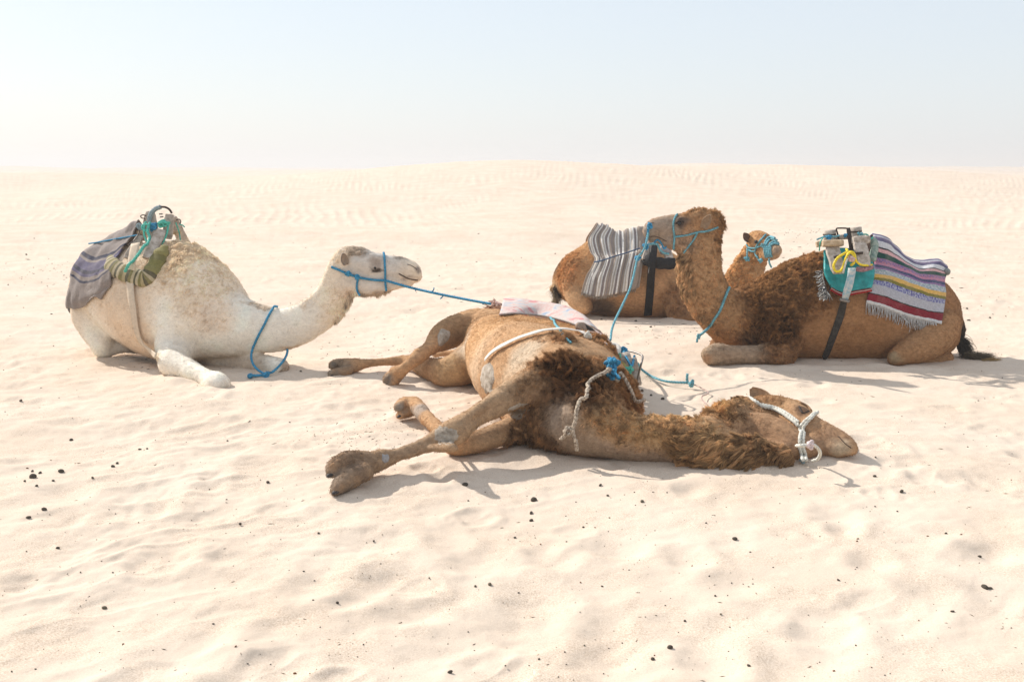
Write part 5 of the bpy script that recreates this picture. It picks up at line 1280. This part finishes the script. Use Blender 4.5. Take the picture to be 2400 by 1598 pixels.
hf = empty('halter', PY(1790, 580, 10.4), 'light blue rope wound round the muzzle of the camel facing the camera', 'halter', 'rope halters on the camels')
rope_on('cheek_rope', Fb, [(1751, 574, 10.6), (1756, 581, 10.5), (1770, 581, 10.45), (1784, 577, 10.35), (1793, 575, 10.3)], .010, CYAN, hf)
rope_on('cheek_rope', Fb, [(1753, 584, 10.6), (1762, 590, 10.5), (1771, 590, 10.45)], .011, CYAN, hf)
rope_on('brow_rope', Fb, [(1795, 551, 10.5), (1788, 560, 10.42), (1778, 572, 10.42), (1772, 586, 10.42), (1772, 596, 10.42), (1778, 605, 10.42), (1784, 611, 10.4)], .011, CYAN, hf)
for dy, x0, y0, x1, y1 in ((0, 1794, 574, 1816, 558), (4, 1797, 576, 1821, 563), (8, 1803, 577, 1825, 569), (11, 1805, 579, 1827, 573)):
    mxp = ((x0 + x1) / 2 - 2, (y0 + y1) / 2 - 8 + dy * .5)
    rope_on('muzzle_wrap', Fb, [(x0, y0, 10.32), (mxp[0], mxp[1], 10.3), (x1, y1, 10.3)], .013, CYAN, hf, .012)
for k in range(5):
    rope_on('muzzle_wrap', Fb, [(1793 + k * 3.6, 576 + k * .8, 10.3), (1794 + k * 3.6, 590 + k, 10.28), (1797 + k * 3.3, 603 - k * .5, 10.28)], .0115, CYAN, hf, .012)
tube('loose_end', [PY(1803, 606, 10.22), PY(1803, 616, 10.22), PY(1808, 627, 10.24)], .011, CYAN, hf, braid=.4)
tube('loose_end', [PY(1752, 582, 10.52), PY(1751, 596, 10.5), PY(1751, 608, 10.5)], .010, CYAN, hf, braid=.4)
knot('knot', PY(1751, 606, 10.5), .02, .012, CYAN, hf, 20); knot('knot', PY(1788, 576, 10.3), .018, .010, CYAN, hf, 21); knot('knot', PY(1783, 611, 10.36), .018, .010, CYAN, hf, 22)

# ------------------------------------------------------------------ lying camel's gear
pinkmat, nt, b_ = new_mat('faded_flowered_cloth')
tc = node(nt, 'ShaderNodeTexCoord'); nz = node(nt, 'ShaderNodeTexNoise', i_Scale=11.0, i_Detail=3.0); n2 = node(nt, 'ShaderNodeTexNoise', i_Scale=60.0, i_Detail=4.0)
cr = node(nt, 'ShaderNodeValToRGB'); el = cr.color_ramp.elements
el[0].position = .30; el[0].color = (.30, .36, .44, 1); el[1].position = .70; el[1].color = (.62, .24, .24, 1)
for p, c in ((.38, (.48, .45, .44)), (.46, (.56, .48, .42)), (.52, (.56, .36, .32)), (.56, (.58, .50, .44)), (.62, (.50, .22, .20))): e = el.new(p); e.color = (*c, 1)
nt.links.new(tc.outputs['Object'], nz.inputs['Vector']); nt.links.new(tc.outputs['Object'], n2.inputs['Vector']); nt.links.new(nz.outputs[0], cr.inputs[0]); nt.links.new(cr.outputs[0], b_.inputs['Base Color'])
bp = node(nt, 'ShaderNodeBump', i_Strength=.5, i_Distance=.004); nt.links.new(n2.outputs[0], bp.inputs['Height']); nt.links.new(bp.outputs[0], b_.inputs['Normal']); b_.inputs['Roughness'].default_value = .9
top = [(1183, 699), (1229, 701), (1280, 709), (1331, 719), (1369, 740), (1396, 768), (1434, 806)]
bot = [(1170, 742), (1203, 739), (1254, 738), (1300, 746), (1351, 762), (1386, 780), (1422, 812)]
rowB = on_body(Lb, [(x, y, .5) for x, y in bot], .012, 'Z')
zz = [.56, .56, .56, .55, .52, .46, .38]
rowA = []
for (x, y), z in zip(top, zz): rowA.append(PZ(x, y, z))
rowA = np.array(rowA); mid = (rowA + rowB) / 2 + np.array([0, 0, .012])
back = rowA.copy(); back[:, 1] += .12; back[:, 0] += .05; back[:, 2] -= .14
back2 = back.copy(); back2[:, 1] += .10; back2[:, 0] += .05; back2[:, 2] -= .24
o, R, Nn = cloth('saddle_blanket', np.array([back2, back, rowA, mid, rowB]), pinkmat, n=8, fold=.012, ffreq=7, seed=11, thick=.009, B=Lb, off=.008)
tag(o, 'faded pink and white flowered cloth over the lying camel\'s flank', 'blanket')
hem = tube('hem', R[-1][::4] + np.array([0, -.002, .004]), .006, simple_mat('dusty_hem', (.42, .36, .32)), None); hem.parent = o
tas = fringe('tassel', [PZ(1150, 722, .50), PZ(1166, 716, .52), PZ(1185, 722, .54), PZ(1198, 732, .54)], (-.55, -.6, -.55), .10, 150, simple_mat('salmon_threads', (.58, .34, .22), var=.5, scale=120), None, .0045, 12, .4); tas.parent = o; tas['kind'] = 'stuff'
tas = fringe('tassel', [PZ(1158, 704, .54), PZ(1176, 712, .55)], (-.7, -.5, -.3), .06, 50, simple_mat('pink_threads', (.62, .42, .36), var=.5, scale=120), None, .0045, 13, .4); tas.parent = o; tas['kind'] = 'stuff'

ls = empty('saddle', PZ(1440, 850, .3), 'toppled saddle with a bent steel handle behind the lying camel\'s hump', 'saddle')
strap_on('girth_strap', Lb, [(1143, 846, .5), (1160, 828, .5), (1193, 810, .5), (1224, 796, .5), (1254, 786, .5), (1280, 780, .5), (1306, 778, .5), (1332, 779, .5), (1358, 783, .5), (1380, 793, .48)], [.03, .034, .038, .038, .036, .034, .032, .032, .032, .032], WHITEWEB, ls, .022, 'Z')
knot('knot', on_body(Lb, [(1376, 794, .5)], .02, 'Z')[0], .018, .009, WHITEROPE, ls, 23)
rope_on('cord', Lb, [(1290, 744, .5), (1300, 760, .5), (1315, 782, .5), (1325, 795, .5), (1338, 806, .5)], .0085, CYAN, ls, mode='Z')
leather = simple_mat('brown_leather_fold', (.30, .21, .15), rough=.75, var=.5, scale=20, bump=.6, bscale=30, bdist=.01)
pad_tube('pad', [*on_body(Lb, [(1352, 775, .5), (1370, 776, .48), (1390, 786, .45)], .02, 'Z'), PZ(1410, 802, .40), PZ(1425, 822, .36)], .055, leather, ls, .6)
pad_tube('pad_edge', [PZ(1350, 768, .53), PZ(1372, 768, .52), PZ(1396, 786, .47), PZ(1416, 812, .40), PZ(1440, 850, .34)], .022, BLACK2, ls, .8)
ringm = WHITEWEB
tube('cloth_ring', [PZ(1430, 826, .37), PZ(1428, 812, .40), PZ(1438, 806, .41), PZ(1448, 810, .40), PZ(1449, 824, .37), PZ(1440, 836, .34)], .018, ringm, ls, flat=.5)
tube('handle', [PZ(1452, 818, .34), PZ(1478, 823, .34), PZ(1500, 830, .34), PZ(1506, 836, .33), PZ(1504, 848, .31), PZ(1498, 872, .24), PZ(1493, 895, .17), PZ(1488, 904, .15), PZ(1478, 906, .15)], .0075, STEEL, ls, n=8)
for (x, y, z, r, L) in ((1462, 848, .30, .065, .10), (1477, 858, .26, .055, .09), (1482, 886, .18, .060, .10)):
    c = PZ(x, y, z); tube('post', [c + np.array([-.07, .03, -.01]), c, c + np.array([.05, .0, .01])], r, WOOD, ls, sides=14, n=2)
plank('board', PZ(1412, 812, .40), PZ(1470, 880, .22), .09, .03, (.3, -.3, .8), WOOD, ls)
plank('board', PZ(1420, 806, .34), PZ(1488, 870, .14), .09, .03, (.3, -.3, .8), WOOD, ls)
pad_tube('pad', [PZ(1438, 846, .30), PZ(1452, 862, .27), PZ(1464, 882, .22), PZ(1470, 900, .16)], .05, simple_mat('yellow_green_pad', (.48, .44, .14), var=.35), ls, .8)
knot('knot', PZ(1462, 824, .34), .030, .012, BLUE, ls, 24, 4); knot('knot', PZ(1474, 868, .30), .022, .009, TEAL, ls, 25)
tube('rope', [PZ(1462, 824, .35), PZ(1470, 842, .34), PZ(1480, 858, .31), PZ(1484, 846, .31), PZ(1487, 834, .31)], .009, BLUE, ls, braid=.45)
knot('knot', PZ(1447, 836, .36), .02, .010, TEAL, ls, 27)
gr = tube('ground_rope', [PZ(1478, 862, .22), PZ(1494, 852, .16), PZ(1500, 862, .05), PZ(1522, 879, .03), PZ(1545, 889, .03), PZ(1566, 894, .03), PZ(1590, 896, .03), PZ(1612, 897, .03), PZ(1620, 901, .035)], .0105, CYAN, None, braid=.45)
tag(gr, 'cyan rope trailing over the sand from the toppled saddle to a knotted end', 'rope')
k1 = tube('loose_end', [PZ(1612, 897, .03), PZ(1610, 888, .06), PZ(1611, 876, .10)], .011, CYAN, None, braid=.45); k1.parent = gr
k1 = knot('knot', PZ(1620, 900, .035), .018, .010, CYAN, None, 26); k1.parent = gr
g2 = tube('frayed_cord', [PZ(1622, 900, .03), PZ(1634, 904, .03), PZ(1647, 911, .03), PZ(1660, 918, .03), PZ(1656, 924, .03), PZ(1646, 928, .03), PZ(1645, 936, .03), PZ(1656, 948, .03), PZ(1656, 958, .03), PZ(1640, 966, .03)], .005, simple_mat('dusty_pink_cord', (.55, .40, .34), var=.4), None, braid=.3)
tag(g2, 'thin frayed pinkish cord curled on the sand beyond the blue rope end', 'cord')

ln = empty('neck_rope', PZ(1400, 960, .35), 'speckled cream rope loop round the lying camel\'s chest, tied with a blue knot', 'rope', 'ropes tied round the camels\' necks')
rope_on('loop', Lb, [(1421, 872, .45), (1417, 882, .42), (1408, 896, .4), (1399, 911, .38), (1386, 926, .36), (1374, 941, .35), (1366, 958, .33), (1361, 974, .3), (1358, 990, .28), (1355, 1004, .26), (1360, 1022, .22), (1362, 1036, .2)], .0125, SPECKLE, ln, .078, 'Z')
rope_on('loop', Lb, [(1425, 876, .45), (1432, 888, .4), (1444, 902, .36), (1458, 918, .3), (1472, 933, .25), (1486, 948, .2)], .0115, SPECKLE, ln, .078, 'Z')
rope_on('loose_end', Lb, [(1355, 1004, .26), (1344, 1008, .26), (1330, 1018, .25)], .012, SPECKLE, ln, .078, 'Z')
pk = on_body(Lb, [(1420, 868, .45), (1424, 884, .42), (1346, 1005, .26), (1426, 898, .4)], .085, 'Z')
knot('knot', pk[0], .030, .012, BLUE, ln, 28, 4); knot('knot', pk[1], .024, .012, BLUE, ln, 29); knot('knot', pk[2], .018, .010, SPECKLE, ln, 30)
tube('loose_end', [pk[1], (pk[1] + pk[3]) / 2 + [0, 0, .01], pk[3]], .012, BLUE, ln, braid=.4)

hl = empty('halter', PZ(1873, 1000, .25), 'thick white cotton rope halter on the lying camel\'s head', 'halter', 'rope halters on the camels')
rope_on('cheek_rope', Lb, [(1755, 935, .28), (1768, 944, .28), (1785, 955, .27), (1803, 958, .27), (1821, 962, .27), (1838, 971, .26), (1852, 981, .25), (1864, 990, .24), (1874, 999, .23)], .0125, WHITEROPE, hl, mode='Z')
rope_on('cheek_rope', Lb, [(1785, 950, .27), (1821, 957, .27), (1848, 971, .26), (1873, 990, .24)], .009, WHITEROPE, hl, mode='Z')
for dx in (0, 8):
    rope_on('nose_rope', Lb, [(1915 + dx * .2, 968 - dx * .3, .22), (1899 + dx * .6, 979, .23), (1884 + dx, 992, .23), (1876 + dx, 1008, .22), (1873 + dx, 1026, .2), (1873 + dx, 1048, .17), (1877 + dx, 1064, .13), (1882 + dx, 1078, .07)], .0105, WHITEROPE, hl, mode='Z')
tube('ring_rope', [PZ(1866, 1044, .19), PZ(1882, 1044, .2), PZ(1904, 1042, .19), PZ(1918, 1052, .16), PZ(1922, 1064, .12), PZ(1916, 1075, .08), PZ(1904, 1080, .06)], .010, WHITEROPE, hl, braid=.45)
knot('knot', PZ(1900, 1042, .2), .016, .009, simple_mat('pinkish_cotton', (.68, .55, .52), var=.2), hl, 31); knot('knot', PZ(1881, 1078, .05), .014, .008, GREYBLUE, hl, 32)

lead1 = tube('lead_rope', [PY(903, 657, 7.76), PY(930, 665, 7.74), PY(971, 676, 7.66), PY(1034, 690, 7.52), PY(1100, 703, 7.40), PY(1150, 712, 7.30)], .011, BLUE, None, braid=.5)
tag(lead1, 'taut blue lead rope from the white camel\'s halter to the lying camel\'s blanket', 'rope')
for a, b in ((((1012, 684, 7.57)), (1017, 674, 7.55)), ((1038, 691, 7.52), (1032, 700, 7.5)), ((970, 676, 7.66), (974, 682, 7.64)), ((1130, 708, 7.34), (1132, 714, 7.33))):
    t_ = tube('frayed_strand', [PY(*a), PY((a[0] + b[0]) / 2 + 2, (a[1] + b[1]) / 2, b[2]), PY(*b)], .005, BLUE, None); t_.parent = lead1
# ------------------------------------------------------------------ droppings and litter on the sand
DUNG = simple_mat('dry_dung', (.10, .082, .062), rough=.9, var=.45, scale=60, bump=.6, bscale=120)
DUNG2 = simple_mat('pale_dry_dung', (.17, .145, .10), rough=.9, var=.4, scale=60, bump=.6, bscale=120)
DUNG3 = simple_mat('reddish_dry_dung', (.22, .11, .055), rough=.9, var=.4, scale=60, bump=.6, bscale=120)
def pellet_mesh(mat, seed, sc):
    V, Fc = uv_ball((0, 0, 0), 1, 10, 7, sc); V = np.array(V); n = 1 + .22 * fbm3(V * 1.3 + seed * 7, seed)
    me = bpy.data.meshes.new('dropping'); me.from_pydata((V * n[:, None]).tolist(), [], Fc); me.update()
    me.polygons.foreach_set('use_smooth', np.ones(len(me.polygons), dtype=bool)); me.materials.append(mat); return me
PM = [pellet_mesh(DUNG, 1, (1, .8, .7)), pellet_mesh(DUNG, 2, (1, .65, .6)), pellet_mesh(DUNG2, 3, (1, .8, .65)), pellet_mesh(DUNG3, 4, (1, .7, .6)), pellet_mesh(DUNG, 5, (.9, .9, .75))]
def on_sand(px, py):
    p = PZ(px, py, 0.0)
    for _ in range(4): p = PZ(px, py, float(sand_h(np.array([p[0]]), np.array([p[1]]))[0]))
    return p
def drop(px, py, rpx, label, k, group='droppings scattered on the sand'):
    p = on_sand(px, py); r = rpx * mpp(p) * random.uniform(.72, .98)
    o = bpy.data.objects.new('dropping', PM[k]); COL.objects.link(o)
    o.location = Vector(p + np.array([0, 0, r * .3])); o.scale = (r * random.uniform(.85, 1.15), r * random.uniform(.8, 1.15), r * random.uniform(.8, 1.1)); o.rotation_euler = (random.uniform(-.4, .4), random.uniform(-.4, .4), random.uniform(0, 6.28))
    tag(o, label, 'dropping', group)
random.seed(5)
big = [
 (78, 1119, 10, 'largest dark dropping of the cluster near the left edge'), (94, 1109, 6, None), (76, 1105, 5, None), (58, 1128, 6, None), (86, 1139, 5, None),
 (144, 1106, 8, 'round dark dropping just right of the left cluster'), (125, 1127, 5, None),
 (104, 1195, 8, 'upper of two touching droppings near the left edge'), (115, 1204, 6, 'lower of two touching droppings near the left edge'), (67, 1214, 8, 'lone rough dropping low at the left edge'),
 (167, 1032, 6, 'oval dropping on the sand below the white camel\'s rear'), (49, 940, 5, None), (207, 986, 4, None), (328, 1054, 6, None), (345, 1052, 4, None), (265, 1094, 6, None), (275, 1086, 4, None), (217, 1120, 5, None), (550, 1120, 5, None), (628, 1131, 7, 'dark dropping left of the lying camel\'s outstretched foot'),
 (563, 1228, 5, 'dark dropping below and left of the outstretched foot'), (245, 1425, 7, 'grey pebble-like dropping alone at lower left'), (136, 1285, 5, None), (853, 1239, 4, None), (747, 1250, 4, None),
 (1090, 1137, 8, 'round dark dropping below the lying camel\'s knee'), (1251, 1173, 9, 'upper of three droppings in a column below the lying camel'), (1245, 1203, 7, 'middle of three droppings in a column below the lying camel'), (1245, 1221, 8, 'lowest of three droppings in a column below the lying camel'),
 (1407, 1138, 8, 'pointed dark dropping below the lying camel\'s neck'), (1505, 1176, 8, 'grey round dropping below the lying camel\'s neck, further right'), (1424, 1162, 5, None), (1722, 1264, 9, 'large round dropping in the open sand right of centre'),
 (2113, 1153, 7, 'dark dropping right of the lying camel\'s nose'), (2050, 1117, 5, None), (2052, 1072, 4, None), (2296, 1305, 6, None), (2308, 1378, 10, 'bigger of the paired droppings at lower right'), (2320, 1380, 6, 'smaller of the paired droppings at lower right'),
 (2232, 1433, 6, None), (1570, 1518, 9, 'crumbly dropping near the bottom edge'), (1148, 1370, 7, 'grey dropping in a sand hollow low centre'), (1114, 1374, 5, None), (1055, 1576, 9, 'crumbled brown dropping at the bottom edge'), (691, 1578, 6, 'reddish round dropping at the bottom edge left of centre'), (1530, 1545, 6, None), (1755, 1560, 6, None),
 (712, 1339, 4, None), (791, 1413, 5, None), (1676, 1396, 4, None), (1207, 1260, 4, None), (1965, 1360, 5, None), (1605, 1455, 5, None),
 (1505, 917, 7, 'dark dropping in the shadow beside the lying camel\'s hump'), (1526, 927, 5, None), (1553, 936, 6, None), (1493, 898, 5, None), (1502, 897, 4, None),
 (588, 884, 5, None), (705, 871, 5, None), (1409, 750, 5, None), (1490, 753, 4, None), (1525, 767, 4, None), (2270, 752, 5, None), (2266, 724, 4, None), (2320, 745, 4, None)]
MARKS = [(80, 1120, 'the left-edge cluster'), (100, 1200, 'the two touching left-edge droppings'), (280, 830, 'the white camel\'s hind leg'), (515, 925, 'the white camel\'s front knee'), (665, 870, 'the white camel\'s far knee'),
 (792, 1150, 'the outstretched foot'), (940, 960, 'the folded foreleg\'s foot'), (1050, 1050, 'the lying camel\'s knee'), (1248, 1205, 'the column of three droppings'), (1407, 1138, 'the pointed dropping below the neck'), (1700, 1100, 'the lying camel\'s throat mane'),
 (2000, 1065, 'the lying camel\'s nose'), (2113, 1153, 'the lone dropping right of the nose'), (2308, 1378, 'the lower right pair'), (1722, 1264, 'the large central dropping'), (1490, 890, 'the toppled saddle'), (1460, 740, 'the blue lead rope'), (2250, 820, 'the dark camel\'s tail'),
 (1640, 850, 'the dark camel\'s front knee'), (1148, 1370, 'the grey dropping in the hollow'), (1055, 1576, 'the crumbled dropping at the bottom edge'), (1570, 1518, 'the crumbly bottom dropping'), (245, 1425, 'the lone grey lower-left dropping'), (167, 1032, 'the oval left dropping'), (563, 1228, 'the dropping left below the foot'), (340, 1053, 'the pair left of centre')]
used = set()
def place_label(x, y, r):
    for mx_, my_, nm in sorted(MARKS, key=lambda m: math.hypot(m[0] - x, (m[1] - y) * 1.5)):
        dx, dy = x - mx_, y - my_; dist = math.hypot(dx, dy)
        if dist < 6: continue
        side = ('left of' if dx < 0 else 'right of') if abs(dx) > abs(dy) else ('behind' if dy < 0 else 'in front of')
        for pre in (('small dark dropping close ' if dist < 60 else 'small dark dropping a little way ') if dist < 160 else 'small dark dropping well ',):
            lb = pre + side + ' ' + nm
            if lb not in used and len(lb.split()) <= 16: used.add(lb); return lb
    return 'small dark dry dropping half sunk in the pale sand'
for i, (x, y, r, lb) in enumerate(big):
    lb = lb or place_label(x, y, r)
    near = 'left' if x < 800 else ('centre' if x < 1650 else 'right')
    drop(x, y, r, lb or 'small dark dry dropping half sunk in the pale sand', (3 if lb and 'reddish' in lb else (2 if lb and 'grey' in lb else i % 2 if i % 5 else 4)), 'droppings scattered on the sand')
n = 0
while n < 215:
    y = 560 + 1030 * random.random() ** 1.0; x = random.uniform(5, 2395)
    dens = .9 if (y < 900) else .75
    if 480 < y < 1110 and 720 < x < 2030 and not (y < 700 and 1000 < x < 1260) and y > 600 and not (x > 1450 and 860 < y < 900): 
        if random.random() < .8: continue
    if 150 < x < 690 and 560 < y < 930: continue
    if 1600 < x < 2300 and 600 < y < 870: continue
    r = random.choice([1.6, 1.8, 2.0, 2.2, 2.6, 3.2]) * (0.8 + .4 * (y - 560) / 1030)
    drop(x, y, r, 'tiny dry dropping crumb lying loose on the pale sand', random.choice([0, 1, 1, 2, 3, 4]), 'dropping crumbs on the sand'); n += 1
# straw bits and grit nobody could count
V, Fc = [], []; rg = np.random.default_rng(99)
cl = [(330, 835, 60, 60), (1690, 1030, 1, 1), (860, 1030, 80, 70), (900, 820, 60, 70), (1560, 790, 80, 60), (2140, 700, 120, 120), (640, 740, 40, 50), (1290, 990, 1, 2), (120, 640, 80, 60), (1900, 560, 100, 60), (950, 1015, 90, 90)]
for _ in range(2600):
    if rg.random() < .42:
        c = cl[rg.integers(len(cl))]; x, y = rg.normal(c[0], c[3] * 1.1), rg.normal(c[1], c[3] * .28)
    else: x, y = rg.uniform(0, 2400), 540 + 1050 * rg.random()
    if y < 545 or y > 1595: continue
    p = PZ(x, y, 0); h = float(sand_h(np.array([p[0]]), np.array([p[1]]))[0]); s = mpp(p) * rg.uniform(.6, 2.0); a = rg.uniform(0, 6.28)
    e = s * rg.choice([1.0, 1.2, 4.0], p=[.5, .35, .15]); w = s * .55; dx = np.array([math.cos(a), math.sin(a), rg.normal(0, .1)]) * e; dy = np.array([-math.sin(a), math.cos(a), 0]) * w; c0 = np.array([p[0], p[1], h + .001]); b = len(V)
    V += [c0 - dx, c0 + dy, c0 + dx, c0 - dy, c0 + np.array([0, 0, w * 1.2]), c0 - np.array([0, 0, w])]
    Fc += [(b, b + 3, b + 4), (b + 3, b + 2, b + 4), (b + 2, b + 1, b + 4), (b + 1, b, b + 4), (b + 3, b, b + 5), (b + 2, b + 3, b + 5), (b + 1, b + 2, b + 5), (b, b + 1, b + 5)]
o = mesh_obj('grit', V, Fc, simple_mat('straw_and_grit', (.20, .13, .07), col2=(.06, .045, .035), scale=3, bump=0), smooth=False)
o['kind'] = 'stuff'; o['label'] = 'straw bits and dark grit strewn over the sand'
